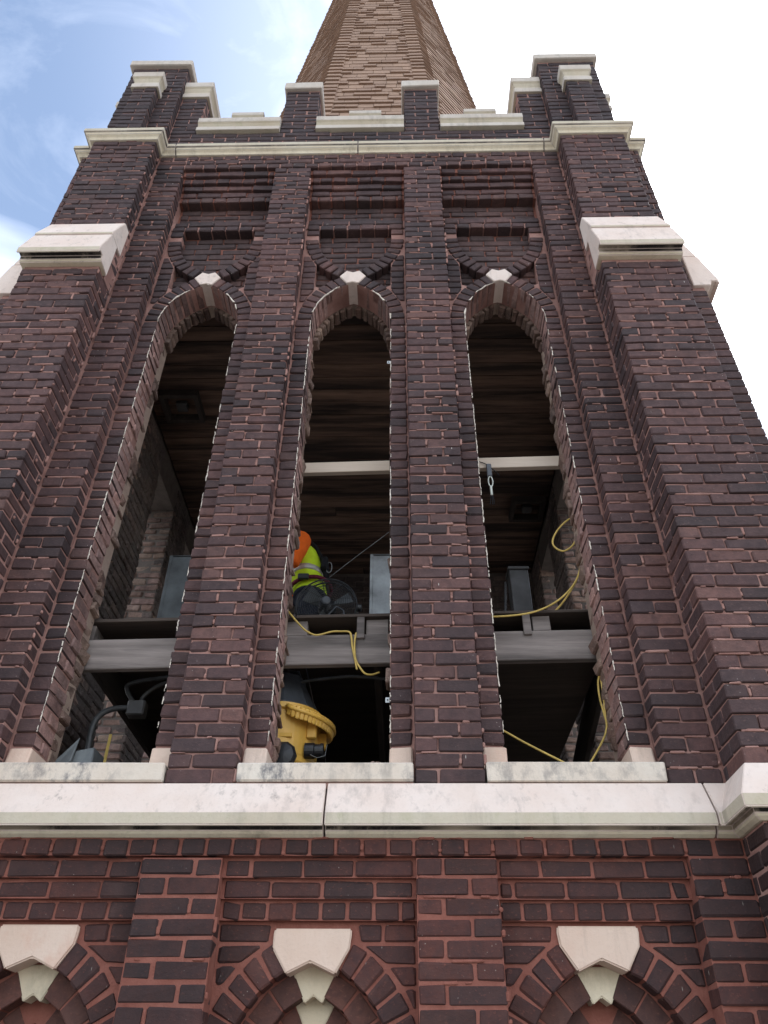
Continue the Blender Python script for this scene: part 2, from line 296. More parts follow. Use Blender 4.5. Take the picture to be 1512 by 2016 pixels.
class MB:
    def __init__(s): s.v = []; s.f = []; s.m = []; s.r = []
    def add(s, vs, fs, mi=0, r=None):
        o = len(s.v); r = random.random() if r is None else r
        s.v += [tuple(map(float, p)) for p in vs]; s.r += [r]*len(vs)
        if isinstance(mi, int): mi = [mi]*len(fs)
        s.f += [[o+i for i in f] for f in fs]; s.m += list(mi)
    def box(s, x0, x1, y0, y1, z0, z1, mi=0, r=None):
        s.add([(x0, y0, z0), (x1, y0, z0), (x1, y1, z0), (x0, y1, z0), (x0, y0, z1), (x1, y0, z1), (x1, y1, z1), (x0, y1, z1)],
              [[0, 3, 2, 1], [4, 5, 6, 7], [0, 1, 5, 4], [1, 2, 6, 5], [2, 3, 7, 6], [3, 0, 4, 7]], mi, r)
    def prism(s, poly, y0, y1, mi=0, r=None):     # polygon in X-Z, extruded along Y; any orientation
        ar = sum(poly[i][0]*poly[(i+1) % len(poly)][1] - poly[(i+1) % len(poly)][0]*poly[i][1] for i in range(len(poly)))
        if ar < 0: poly = poly[::-1]
        n = len(poly)
        vs = [(x, y0, z) for x, z in poly] + [(x, y1, z) for x, z in poly]
        fs = [list(range(n)), list(range(2*n-1, n-1, -1))] + [[i, i+n, (i+1) % n + n, (i+1) % n] for i in range(n)]
        s.add(vs, fs, mi, r)
    def hexa(s, C, ch=0.004, jit=0.0, mi=0, front=None, r=None):
        """C: 8 corners indexed [i][j][k] (x, y, z order) -> chamfered hexahedron"""
        C = np.asarray(C, float)
        if jit: C = C + rng.uniform(-jit, jit, C.shape)
        L = [max(1e-4, np.linalg.norm(C[1, 0, 0]-C[0, 0, 0])), max(1e-4, np.linalg.norm(C[0, 1, 0]-C[0, 0, 0])), max(1e-4, np.linalg.norm(C[0, 0, 1]-C[0, 0, 0]))]
        fr = [min(0.3, ch*R(0.7, 1.5)/l) for l in L]
        vs = []
        for (c, a) in _T:
            t = [float(c[x]) if x == a else (fr[x] if c[x] == 0 else 1-fr[x]) for x in range(3)]
            p = np.zeros(3)
            for i in (0, 1):
                for j in (0, 1):
                    for k in (0, 1):
                        p += C[i, j, k]*(t[0] if i else 1-t[0])*(t[1] if j else 1-t[1])*(t[2] if k else 1-t[2])
            vs.append(p)
        ms = [mi if (front is None or kd not in front) else front[kd] for kd in _FK]
        s.add(vs, _F, ms, r)
    def cbox(s, x0, x1, y0, y1, z0, z1, ch=0.004, jit=0.0, mi=0, front=None, r=None):
        C = np.array([[[(x, y, z) for z in (z0, z1)] for y in (y0, y1)] for x in (x0, x1)]); s.hexa(C, ch, jit, mi, front, r)
    def tube(s, pts, rad_, seg=8, mi=0, r=None, closed=False):
        pts = [Vector(p) for p in pts]; n = len(pts); vs = []; prev = None
        for i, p in enumerate(pts):
            a = pts[(i-1) % n] if (closed or i > 0) else p; b = pts[(i+1) % n] if (closed or i < n-1) else p
            d = (b-a).normalized()
            if prev is None: prev = d.orthogonal().normalized()
            u = (prev - d*prev.dot(d)); u = u.normalized() if u.length > 1e-6 else d.orthogonal().normalized(); prev = u; w = d.cross(u)
            rr = rad_[i] if hasattr(rad_, '__len__') else rad_
            for k in range(seg):
                q = 2*math.pi*k/seg; vs.append(p + u*math.cos(q)*rr + w*math.sin(q)*rr)
        fs = []
        for i in range(n if closed else n-1):
            for k in range(seg):
                a, b = i*seg+k, i*seg+(k+1) % seg; c, d = ((i+1) % n)*seg+(k+1) % seg, ((i+1) % n)*seg+k
                fs.append([a, b, c, d])
        if not closed: fs += [list(range(seg))[::-1], list(range((n-1)*seg, n*seg))]
        s.add(vs, fs, mi, r)
    def lathe(s, prof, c, axis='Z', seg=32, mi=0, r=None, cap=True):
        vs = []; fs = []
        for (rr, h) in prof:
            for k in range(seg):
                q = 2*math.pi*k/seg; a, b = rr*math.cos(q), rr*math.sin(q)
                vs.append({'Z': (c[0]+a, c[1]+b, c[2]+h), 'Y': (c[0]+a, c[1]+h, c[2]+b), 'X': (c[0]+h, c[1]+a, c[2]+b)}[axis])
        for i in range(len(prof)-1):
            for k in range(seg): fs.append([i*seg+k, i*seg+(k+1) % seg, (i+1)*seg+(k+1) % seg, (i+1)*seg+k])
        if cap: fs += [list(range(seg))[::-1], list(range((len(prof)-1)*seg, len(prof)*seg))]
        s.add(vs, fs, mi, r)
    def build(s, name, mats, parent=None, smooth=False, kind=None, bevel=0.0):
        me = bpy.data.meshes.new(name); off = wloc(parent) if parent else Vector((0, 0, 0))
        vv = [(x-off.x, y-off.y, z+ZC-off.z) for x, y, z in s.v]
        me.from_pydata(vv, [], s.f)
        if isinstance(mats, str): mats = [mats]
        for m in mats: me.materials.append(MAT[m])
        me.polygons.foreach_set('material_index', s.m)
        at = me.attributes.new('rnd', 'FLOAT', 'POINT'); at.data.foreach_set('value', s.r)
        if smooth: me.polygons.foreach_set('use_smooth', [True]*len(s.f))
        me.update()
        bm = bmesh.new(); bm.from_mesh(me); bmesh.ops.recalc_face_normals(bm, faces=bm.faces[:]) if len(s.f) < 4000 else None
        if bevel: bmesh.ops.bevel(bm, geom=[e for e in bm.edges if len(e.link_faces) == 2 and e.calc_face_angle(0) > 0.5], offset=bevel, segments=2, affect='EDGES', clamp_overlap=True)
        bm.to_mesh(me); bm.free()
        o = bpy.data.objects.new(name, me); COL.objects.link(o); o.parent = parent
        if kind: o['kind'] = kind
        return o
def part(name, mats, parent, fn, **k):
    b = MB(); fn(b); return b.build(name, mats, parent, **k)
def sweep(b, path, prof, segmat, jit=0.0):
    """mitred sweep of a closed profile [(offset outwards, z)] along a plan path; path runs with the outside on its right (-Y for +X travel)"""
    n = len(path); dirs = []
    for i in range(n-1):
        d = Vector((path[i+1][0]-path[i][0], path[i+1][1]-path[i][1])); dirs.append(d.normalized())
    rings = []
    for i, p in enumerate(path):
        d0 = dirs[max(0, i-1)]; d1 = dirs[min(n-2, i)]
        n0 = Vector((d0.y, -d0.x)); n1 = Vector((d1.y, -d1.x)); mv = (n0+n1); mv = mv/ (mv.dot(n0)) if mv.length > 1e-6 else n0
        rings.append([(p[0]+mv.x*o, p[1]+mv.y*o, z) for o, z in prof])
    k = len(prof); vs = [q for r_ in rings for q in r_]; fs = []; ms = []
    for i in range(n-1):
        for j in range(k):
            fs.append([i*k+j, i*k+(j+1) % k, (i+1)*k+(j+1) % k, (i+1)*k+j]); ms.append(segmat[j])
    fs += [list(range(k)), list(range((n-1)*k, n*k))[::-1]]; ms += [segmat[0], segmat[0]]
    b.add(vs, fs, ms)

# ================================================================== THE SETTING
gb = MB(); gb.v = []; gb.add([(-2500, -2500, -ZC), (2500, -2500, -ZC), (2500, 2500, -ZC), (-2500, 2500, -ZC)], [[0, 1, 2, 3]])
ground = gb.build('ground', 'ground'); ground['kind'] = 'structure'

# ================================================================== THE TOWER
tower = empty('church_tower', (0, 2.29, -ZC), 'dark brick church tower with three tall pointed belfry openings and a shingled spire', 'tower')
Z0, CH = 1.1663, 0.0714                       # belfry: base of the piers and course height
JTU, JTL = 0.0092, 0.0112
JT = JTU                                   # joint
def zc(n): return Z0 + n*CH
BAYS = (-1.10, 0.0, 1.10)
PIERS = (-0.55, 0.55)
HW = 0.285; ARC_D, ARC_R = 0.1895, 0.4745; SPR, APEX = 4.52, 4.955
S = 2.29                                      # half width of the tower to the wall strips
PB, PB2 = -0.24, -0.145                       # buttress fronts below / above the weathering
BX0, BX1 = 1.735, 2.28

# every brick is recorded first; the largest 300 in view become objects, the rest one joined part
BR = []      # dict(C=corners, mi=mat name, fm=front material per face kind, jit, ch, par)
def brick(C, mat, par, jit=0.0018, ch=0.005, fm=None, box=None):
    BR.append(dict(C=np.asarray(C, float), mat=mat, par=par, jit=jit, ch=ch, fm=fm, box=box))
SMEAR = {'mortar': MB(), 'mortar_low': MB()}
def smear(x0, x1, y, z0, z1, mat):
    if mat not in ('brick', 'brick_low'): return
    b = SMEAR['mortar' if mat == 'brick' else 'mortar_low']
    for z, pr in ((z0-JT/2, 0.40), (z1+JT/2, 0.18)):
        if abs(z-zc(74)) < 0.012 or abs(z-0.8675) < 0.014: continue
        if random.random() < pr:
            w = R(0.02, max(0.03, (x1-x0)*0.75)); xa = R(x0, max(x0+0.001, x1-w)); h = R(0.005, 0.0085)
            C = np.array([[[(x, yy, zz) for zz in (z-h*R(0.5, 1.1), z+h*R(0.5, 1.1))] for yy in (y-R(-0.001, 0.0022), y+0.012)] for x in (xa, xa+w)]); b.hexa(C, 0.004, 0.0022)
    if random.random() < 0.35 and abs(x1) < 2.2 and abs(x0) < 2.2:
        h = R(0.004, 0.008); za = R(z0, z0+0.02); b.cbox(x1-h*0.3, x1+JT+h*0.3, y-R(-0.001, 0.002), y+0.012, za, R(za+0.015, z1+0.004), 0.004, 0.002)
def bbox(x0, x1, y0, y1, z0, z1, mat, par, jit=0.0018, ch=0.005, fm=None):
    if fm is None and y0 < 0.015: smear(x0, x1, y0, z0, z1, mat)
    C = [[[(x, y, z) for z in (z0, z1)] for y in (y0, y1)] for x in (x0, x1)]
    brick(C, mat, par, jit*2.0, ch*1.2, fm, (x0, x1, y0, y1, z0, z1))
def course(par, mat, xs, y0, y1, z0, z1, fm=None, jit=0.0018, ydir=False):
    """bricks between successive joints xs"""
    for a, b in zip(xs[:-1], xs[1:]):
        if b-a < 0.02: continue
        dy = R(-0.0028, 0.0028)
        h = JT/2
        a2 = a+h; b2 = b-h
        e1, e2 = R(-.0012, .0012), R(-.0012, .0012); bbox(a2+R(-.001, .002), b2-R(-.001, .002), y0+dy, y1, z0+h+e1, z1-h+e2, mat, par, jit, R(0.003, 0.0075), fm)
def joints(x0, x1, off, L=0.213):
    xs = [x0]; x = x0+off if off > 0.03 else x0+L
    while x < x1-0.045: xs.append(x); x += L
    return xs+[x1]
P = {}                                         # named parts (mortar cores)

# ---- mortar cores of the belfry front
def arc_pts(hw_off, n=10, inv=False, zs=SPR, d=ARC_D, r=ARC_R):
    """left half of a pointed arch from spring to apex with the radius grown by hw_off (x negative)"""
    rr = r+hw_off; top = math.acos(min(1, d/rr)); P_ = []
    for i in range(n+1):
        a = top*i/n; P_.append((d-rr*math.cos(a), zs+rr*math.sin(a)))
    return P_
def front_core(b):
    MORT = 0.012
    for c in BAYS:
        for sgn in (-1, 1):
            ap = arc_pts(0.006, 12)
            poly = [(-0.40, 1.2), (-HW-0.006, 1.2)] + ap + [(0, 5.06), (-0.40, 5.06)]
            b.prism([(c+sgn*x, z) for x, z in poly], 0.19+MORT, 0.315, 0)
            b.prism([(c+sgn*x, z) for x, z in ap + arc_pts(0.09, 12)[::-1]], 0.124, 0.206, 0)
            col = [(-0.40, 1.2), (-HW-0.006, 1.2)] + [p for p in ap if p[1] < 4.86] + [(-HW, 4.93), (-HW-0.006, 5.7), (-0.40, 5.7)]
            b.prism([(c+sgn*x, z) for x, z in col], 0.11+MORT, 0.205, 0)
        b.box(c-0.41, c+0.41, 0.18+MORT, 0.315, 5.058, 6.68, 1)
        b.box(c-0.41, c+0.41, 0.11+MORT, 0.20, zc(63)+0.014, zc(65)-0.006, 0)
        for k, (n0, y) in enumerate(((69, 0.105), (70, 0.10), (71, 0.08), (72, 0.052), (73, 0.027))):
            b.box(c-0.41, c+0.41, y+MORT-0.001*k, 0.20, zc(n0)+0.014, 6.67, 1)
    b.box(-1.74, 1.74, -0.004+MORT, 0.15, zc(74)+0.014, 6.669, 0)
P['front'] = part('front_wall', ['mortar', 'mortar_red'], tower, front_core)
# inner leaf of the front wall, left rough where the frames were torn out
def inner_leaf(b):
    for c in BAYS:
        for sgn in (-1, 1):
            ap = arc_pts(0.012, 12)
            poly = [(-0.40, 1.2), (-HW-0.012, 1.2)] + ap + [(0, 5.3), (-0.40, 5.3)]
            b.prism([(c+sgn*x, z) for x, z in poly], 0.316, 0.425, 0)
        b.box(c-0.40, c+0.40, 0.317, 0.424, 5.29, 7.0, 0)
    for px in PIERS: b.box(px-0.152, px+0.152, 0.31, 0.4245, 1.2, 7.0, 0)
    for s_ in (-1, 1): b.box(*sorted((s_*1.498, s_*1.87)), 0.31, 0.4245, 1.2, 7.0, 0)
P['inner'] = part('inner_leaf', ['mortar_torn'], tower, inner_leaf)
for px in PIERS:
    P[('pier', px)] = part('pier', 'mortar', tower, lambda b: b.box(px-0.148, px+0.148, 0.012, 0.309, 1.16, zc(74)+0.004))
for s_ in (-1, 1):
    P[('strip', s_)] = part('corner_strip', 'mortar', tower, lambda b: b.box(*sorted((s_*1.502, s_*1.76)), 0.012, 0.309, 0.944, 6.665))
    P[('lowstrip', s_)] = part('lower_corner_strip', 'mortar_low', tower, lambda b: b.box(*sorted((s_*1.507, s_*1.76)), 0.005, 0.309, -1.6, 0.9435))

# ---- bricks: piers
for px in PIERS:
    x0, x1 = px-0.1575, px+0.1575
    for n in range(74):
        j = 0.108 if (n + (px < 0)) % 2 == 0 else 0.207
        course(P[('pier', px)], 'brick', [x0, x0+j, x1], 0.0, 0.108, zc(n), zc(n+1))
        # the rear half of the pier sides
        for a in (x0, x1-0.1): pass
# ---- wall strips beside the buttresses
for s_ in (-1, 1):
    for n in range(77):
        xs = [1.492, 1.735] if n % 2 else [1.492, 1.615, 1.735]
        xs = xs if s_ > 0 else [-x for x in xs[::-1]]
        course(P[('strip', s_)], 'brick', xs, 0.0, 0.108, zc(n), zc(n+1))
# ---- jambs: header fronts with cut reveal sides, and the broken backing behind
for c in BAYS:
    for s_ in (-1, 1):
        fk = {1 if s_ < 0 else 0: 'brick_clean_lit'}
        def bx(xa, xb, *a, **k):
            xx = sorted((c+s_*xa, c+s_*xb)); bbox(xx[0], xx[1], *a, **k)
        n = 3
        while zc(n+1) <= SPR+0.06:
            h = JT/2; dx = R(-0.003, 0.003); dy = R(-0.002, 0.002)
            split = 0.09 if n % 2 else 0.2
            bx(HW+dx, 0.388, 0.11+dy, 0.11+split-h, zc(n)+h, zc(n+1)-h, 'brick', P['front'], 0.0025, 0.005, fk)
            if split < 0.15: bx(HW+dx+R(-.004, .004), 0.388, 0.11+split+h, 0.312, zc(n)+h, zc(n+1)-h, 'brick_clean_lit', P['front'], 0.004)
            w = R(-0.014, 0.022)
            if random.random() > 0.06:
                bx(HW+w, 0.388, 0.318, 0.318+R(0.085, 0.118), zc(n)+h*R(0.4, 1.2), zc(n+1)-h*R(0.4, 1.2), 'brick_rough', P['inner'], 0.008, 0.006)
            n += 1
        # clipped headers between the arch ring and the pier, and up to the blind panel
        for n in range(46, 63):
            za, zb = zc(n)+JT/2, zc(n+1)-JT/2
            def inn(z):
                e = HW
                if SPR <= z: 
                    q = (ARC_R+0.108)**2-(z-SPR)**2
                    if q > 0: e = max(e, math.sqrt(q)-ARC_D)
                zi = 2*5.027-SPR                      # inverted ring springs here
                if z <= zi:
                    q = (ARC_R+0.108)**2-(zi-z)**2
                    if q > 0: e = max(e, math.sqrt(q)-ARC_D)
                return e+0.004
            ia, ib = inn(za), inn(zb)
            if max(ia, ib) > 0.372: continue
            C = [[[(c+s_*xx, y, z) for (xx, z) in ((xa, za), (xb, zb))] for y in (0.11, 0.2)] for (xa, xb) in ((ia, ib), (0.385, 0.385))]
            if s_ < 0: C = C[::-1]
            brick(C, 'brick', P['front'], 0.002, 0.005)
# ---- arch rings
def ring(c, zs, flip, y0, y1, r0, r1, d, nb, a_key, mat, par, fm=None, jit=0.003, ch=0.005, gap=0.006):
    """voussoirs of both halves of a pointed arch; flip=-1 hangs it upside down"""
    for s_ in (-1, 1):
        t1 = math.acos(d/r0) - a_key
        for i in range(nb):
            ta, tb = t1*i/nb+gap/r0, t1*(i+1)/nb-gap/r0
            C = np.zeros((2, 2, 2, 3))
            for ii, rr in enumerate((r0, r1)):
                for jj, y in enumerate((y0, y1)):
                    for kk, a in enumerate((ta, tb)):
                        C[ii, jj, kk] = (c+s_*(rr*math.cos(a)-d), y, zs+flip*rr*math.sin(a))
            brick(C, mat, par, jit, ch, fm)
for c in BAYS:
    ring(c, SPR+0.008, 1, 0.11, 0.31, ARC_R, ARC_R+0.1, ARC_D, 8, 0.092, 'brick', P['front'], {0: 'brick_clean_lit'})
    ring(c, SPR+0.012, 1, 0.317, 0.42, ARC_R-0.03, ARC_R+0.06, ARC_D, 9, 0.02, 'brick_rough', P['inner'], None, 0.009, 0.007)
    ring(c, 2*5.027-SPR, -1, 0.11, 0.2, ARC_R+0.003, ARC_R+0.103, ARC_D, 8, 0.14, 'brick', P['front'])
    # recessed blind panels and corbel courses above
    for n in range(52, 63):
        if n < 54:
            for xa, xb in ((c-0.385, c-0.15), (c+0.15, c+0.385)): course(P['front'], 'brick_red', [xa, xb], 0.18, 0.28, zc(n), zc(n+1))
        else: course(P['front'], 'brick_red', joints(c-0.385, c+0.385, 0.1 if n % 2 else 0.2), 0.18, 0.28, zc(n), zc(n+1))
    for n in range(65, 70):
        course(P['front'], 'brick_red', joints(c-0.387, c+0.387, 0.07 if n % 2 else 0.17), 0.18, 0.28, zc(n), zc(n+1))
    course(P['front'], 'brick', joints(c-0.387, c+0.387, 0.12), 0.11, 0.2, zc(64), zc(65))
    course(P['front'], 'brick', joints(c-0.387, c+0.387, 0.1, 0.1105), 0.108, 0.2, zc(63), zc(64))
    for n, y, L in ((69, 0.105, 0.1105), (70, 0.10, 0.213), (71, 0.08, 0.213), (72, 0.052, 0.1105), (73, 0.027, 0.213)):
        course(P['front'], 'brick' if n > 69 else 'brick_red', joints(c-0.387, c+0.387, R(0.05, 0.1) if L < 0.2 else R(0.08, 0.2), L), y, y+0.1, zc(n), zc(n+1))
for n, L in ((74, 0.1105), (75, 0.213), (76, 0.1105)):
    course(P['front'], 'brick', joints(-1.49, 1.49, 0.06*(n % 3)+0.04, L), -0.004, 0.1, zc(n), zc(n+1))

# ---- buttresses (front pair and side pair)
def buttress_core(b, s_):
    b.box(*sorted((s_*(BX0+0.011), s_*(BX1-0.011))), PB+0.012, 0.05, -1.6, 4.72)
    b.box(*sorted((s_*(BX0+0.011), s_*(BX1-0.011))), PB2+0.012, 0.05, 4.70, 6.665)
def corner_core(b, s_):
    b.box(*sorted((s_*1.75, s_*(S-0.009))), 0.009, 0.52, -1.6, 6.9)
    b.box(*sorted((s_*(S-0.02), s_*(S+0.24-0.009))), 0.009, 0.54, -1.6, 4.72)
    b.box(*sorted((s_*(S-0.02), s_*(S+0.145-0.009))), 0.009, 0.54, 4.70, 6.665)
for s_ in (-1, 1):
    bp_ = P[('butt', s_)] = part('buttress', 'mortar', tower, lambda b: buttress_core(b, s_))
    cp_ = P[('corner', s_)] = part('corner', 'mortar', tower, lambda b: corner_core(b, s_))
    def bb(xa, xb, y0, y1, za, zb, par, mat='brick'):
        h = JT/2; xx = sorted((s_*xa, s_*xb)); dy = R(-.0025, .0025); o_ = par is cp_
        bbox(xx[0]+h, xx[1]-h, y0+dy, y1, za+h, zb-h, mat, par, 0.0006 if o_ else 0.002, 0.003 if o_ else R(0.003, 0.0065))
    def butt_rows(n0, n1, yf, zfun, mat='brick'):
        for n in range(n0, n1):
            za, zb = zfun(n), zfun(n+1); dep = -yf
            if n % 2:                               # corner stretchers along the front
                for a, b in ((BX0, BX0+0.213), (BX0+0.213, BX0+0.426), (BX0+0.426, BX1)):
                    bb(a, b, yf, yf+0.1, za, zb, bp_, mat)
                bb(BX0, BX0+0.1, yf+0.11, 0.0, za, zb, bp_, mat); bb(BX1-0.1, BX1, yf+0.11, 0.0, za, zb, bp_, mat)
            else:                                   # a header on the corner, stretcher along the return
                for a, b, dd in ((BX0, BX0+0.108, 0.2), (BX0+0.108, BX0+0.321, 0.1), (BX0+0.321, BX1, 0.1)):
                    bb(a, b, yf, min(-0.006, yf+dd), za, zb, bp_, mat)
                if dep > 0.22: bb(BX0, BX0+0.1, yf+0.208, 0.0, za, zb, bp_, mat)
                bb(BX1-0.1, BX1, yf+0.108, 0.0, za, zb, bp_, mat)
    butt_rows(0, 49, PB, zc); butt_rows(49, 77, PB2, zc)
    butt_rows(1, 19, PB, lambda m: 0.942-0.0745*(19-m)+0.0745*0, 'brick_low')
    for n in range(0, 77):                          # the side buttress shows one narrow face
        w = 0.24 if n < 50 else 0.145
        if 49 <= n < 59: w = 0.15
        xs = [S-0.004, S+w] if n % 2 else [S-0.004, S+0.1, S+w]
        for a, b in zip(xs[:-1], xs[1:]):
            if b-a > 0.03: bb(a, b, 0.0, 0.1, zc(n), zc(n+1), cp_)
        for k in range(2): bb(S+w-0.1, S+w, 0.11+0.213*k, 0.11+0.213*(k+1), zc(n), zc(n+1), cp_)
    for m in range(1, 19):
        za = 0.942-0.0745*m
        bb(S-0.004, S+0.24, 0.0, 0.1, za, za+0.0745, cp_, 'brick_low')

# ---- lower stage under the main string course
def zl(m): return 0.942-0.0745*m
LP = ((-0.740, -0.400), (0.388, 0.727))
LBAYS = (-1.135, -0.018, 1.115)
LHW, LD, LR, LS = 0.33, 0.1023, 0.4323, 0.095
def low_core(b):
    b.box(-1.76, 1.76, 0.332, 0.5, -1.6, 0.95)
    b.box(-1.76, 1.76, 0.004, 0.334, zl(1)+0.006, 0.945)
    for c in LBAYS:
        for k, y in enumerate((0.032, 0.057, 0.082)):
            b.box(c-0.42, c+0.42, y+0.007, 0.3342+0.0002*k, zl(k+2)+0.004, zl(1)+0.01)
        for q, (ro, y0, y1) in enumerate(((0.006, 0.118, 0.205), (-0.094, 0.207, 0.29), (-0.19, 0.292, 0.3335))):
            for sgn in (-1, 1):
                ap = arc_pts(ro, 10, zs=LS, d=LD, r=LR)
                poly = [(-0.42, -1.6), (-LHW-ro, -1.6)] + ap + [(0, zl(4)+0.02), (-0.42, zl(4)+0.02)]
                b.prism([(c+sgn*x, z) for x, z in poly], y0, y1)
JT = JTL
P['low'] = part('lower_wall', 'mortar_low', tower, low_core)
for (a, b_) in LP:
    P[('lowpier', a)] = part('lower_pier', 'mortar_low', tower, lambda b: b.box(a+0.006, b_-0.006, 0.006, 0.2, -1.6, zl(1)-0.002))
for m in range(19):
    za, zb = zl(m+1), zl(m)
    if m == 0:
        course(P['low'], 'brick_low', joints(-1.5, 1.5, 0.05, 0.108), -0.006, 0.1, za, zb, None, 0.003)
    for s_ in (-1, 1):
        xs = [1.5, 1.745] if m % 2 else [1.5, 1.62, 1.745]
        course(P[('lowstrip', s_)], 'brick_low', xs if s_ > 0 else [-x for x in xs[::-1]], -0.004, 0.108, za, zb, None, 0.003)
    if m > 0:
        for (a, b_) in LP:
            j = 0.113 if m % 2 else 0.22
            course(P[('lowpier', a)], 'brick_low', [a, a+j, b_] if a > 0 else [a, b_-j, b_], 0.0, 0.108, za, zb, None, 0.003)
    for bi, c in enumerate(LBAYS):
        x0, x1 = ((-1.502, -0.742), (-0.398, 0.386), (0.729, 1.502))[bi]
        if m in (1, 2, 3):
            L = 0.108 if m == 3 else 0.213
            course(P['low'], 'brick_low', joints(x0, x1, R(0.06, 0.2) if L > 0.2 else R(0.06, 0.1), L), (0.032, 0.057, 0.082)[m-1], 0.15, za, zb, None, 0.003)
        elif m >= 4:                                # wall faces beside the keystone and the arch ring
            h = JT/2
            for s_ in (-1, 1):
                def inx(z):
                    e = 0.166 if z > 0.555 else 0.166-(0.555-z)*0.3
                    q = (LR+0.122)**2-max(0, z-LS)**2
                    e2 = (math.sqrt(q) if q > 0 else 0)-LD
                    return max(e if z > 0.50 else 0, e2)+0.012
                edge = (x1-c) if s_ > 0 else (c-x0)
                ia, ib = inx(za+h), inx(zb-h)
                if min(ia, ib) > edge-0.03: continue
                ia, ib = min(ia, edge-0.012), min(ib, edge-0.012)
                mid = None
                if edge-max(ia, ib) > 0.2: mid = max(ia, ib)+R(0.08, edge-max(ia, ib)-0.07)
                segs = [((ia, ib), (edge, edge))] if mid is None else [((ia, ib), (mid-h, mid-h)), ((mid+h, mid+h), (edge, edge))]
                for (l0, l1), (r0, r1) in segs:
                    C = [[[(c+s_*xx, y, z) for (xx, z) in ((xa, za+h), (xb, zb-h))] for y in (0.11, 0.2)] for (xa, xb) in ((l0, l1), (r0, r1))]
                    if s_ < 0: C = C[::-1]
                    brick(C, 'brick_low', P['low'], 0.003, 0.006)
for c in LBAYS:
    for m in range(6, 19): course(P['low'], 'brick_low', joints(c-0.24, c+0.24, 0.1 if m % 2 else 0.2), 0.322, 0.37, zl(m+1), zl(m))
    ring(c, LS, 1, 0.11, 0.205, LR, LR+0.112, LD, 7, 0.245, 'brick_low', P['low'], {0: 'brick_low'}, 0.004, 0.006)
    ring(c, LS, 1, 0.204, 0.29, LR-0.098, LR-0.002, LD, 4, 0.12, 'brick_arch', P['low'], None, 0.002, 0.003, 0.003)
    ring(c, LS, 1, 0.289, 0.33, LR-0.194, LR-0.100, LD, 4, 0.12, 'brick_arch', P['low'], None, 0.002, 0.003, 0.003)

JT = JTU
# ---- stone dressings
def stone_prism(name, mat, poly, y0, y1, par=tower, bevel=0.004, inner=None):
    b = MB(); b.prism(poly, y0, y1); return b.build(name, mat, par, bevel=bevel)
for c in BAYS:
    kp = [(-0.100, 5.028), (-0.049, 5.098), (0, 5.078), (0.049, 5.098), (0.100, 5.028), (0.043, 4.942), (0, 4.957), (-0.043, 4.942)]
    stone_prism('keystone', 'stone', [(c+x, z) for x, z in kp], 0.103, 0.309)
    # sill with mortar bed under it, and the two lug stones
    b = MB(); b.cbox(c-0.389, c+0.389, -0.012, 0.30, 1.176, 1.262, 0.006, 0.002); b.build('window_sill', 'stone_sill', tower)
    b = MB(); b.box(c-0.388, c+0.388, 0.006, 0.2, 1.150, 1.1765); b.build('sill_bed', 'mortar', tower)
    for s_ in (-1, 1):
        b = MB(); x0, x1 = sorted((c+s_*(HW-0.004), c+s_*0.388))
        C = np.array([[[(x, y, z) for z in (1.2625, 1.374)] for y in (0.085, 0.33)] for x in (x0, x1)])
        C[:, 0, 1, 1] += 0.022
        b.hexa(C, 0.006, 0.003); b.build('sill_lug', 'stone_key', tower)
for c in LBAYS:
    kl = [(-0.160, 0.634), (0.160, 0.634), (0.163, 0.612), (0.157, 0.562), (0.098, 0.474), (0, 0.516), (-0.098, 0.474), (-0.157, 0.562), (-0.163, 0.612)]
    if abs(c) < 0.1: kl = [(x*0.97+R(-.004, .004)-0.008, z-0.012) for x, z in kl]
    stone_prism('keystone', 'stone_key', [(c+x, z) for x, z in kl], 0.100, 0.206, bevel=0.006)
    stone_prism('keystone', 'stone_inner', [(c+x, z) for x, z in [(-0.1, 0.505), (0.1, 0.505), (0.073, 0.452), (0.036, 0.376), (0, 0.402), (-0.036, 0.376), (-0.073, 0.452)]], 0.201, 0.291)
    if abs(c) < 0.1: stone_prism('keystone', 'stone_inner', [(c+x, z) for x, z in [(-0.09, 0.40), (0.09, 0.40), (0.055, 0.332), (0.028, 0.275), (0, 0.297), (-0.028, 0.275), (-0.055, 0.332)]], 0.286, 0.331)
# main string course
PR = [(-0.06, 1.172), (0.004, 1.170), (0.082, 1.022), (0.082, 0.974), (0.074, 0.968), (0.064, 0.986), (0.034, 0.984), (0.032, 0.963), (0.024, 0.953), (0.004, 0.943), (-0.06, 0.943)]
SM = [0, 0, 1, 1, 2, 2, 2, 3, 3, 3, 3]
gap = 0.004
xj = 0.012
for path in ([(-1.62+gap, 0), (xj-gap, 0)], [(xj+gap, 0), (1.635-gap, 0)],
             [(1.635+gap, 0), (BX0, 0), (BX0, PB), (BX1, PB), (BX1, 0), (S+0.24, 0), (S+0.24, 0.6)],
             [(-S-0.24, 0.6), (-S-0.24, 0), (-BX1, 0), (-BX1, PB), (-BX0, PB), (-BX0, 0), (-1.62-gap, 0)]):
    b = MB(); sweep(b, path, PR, SM); b.build('cornice_stone', ['stone', 'stone_face', 'stone_drip', 'stone_mould'], tower, bevel=0.003)
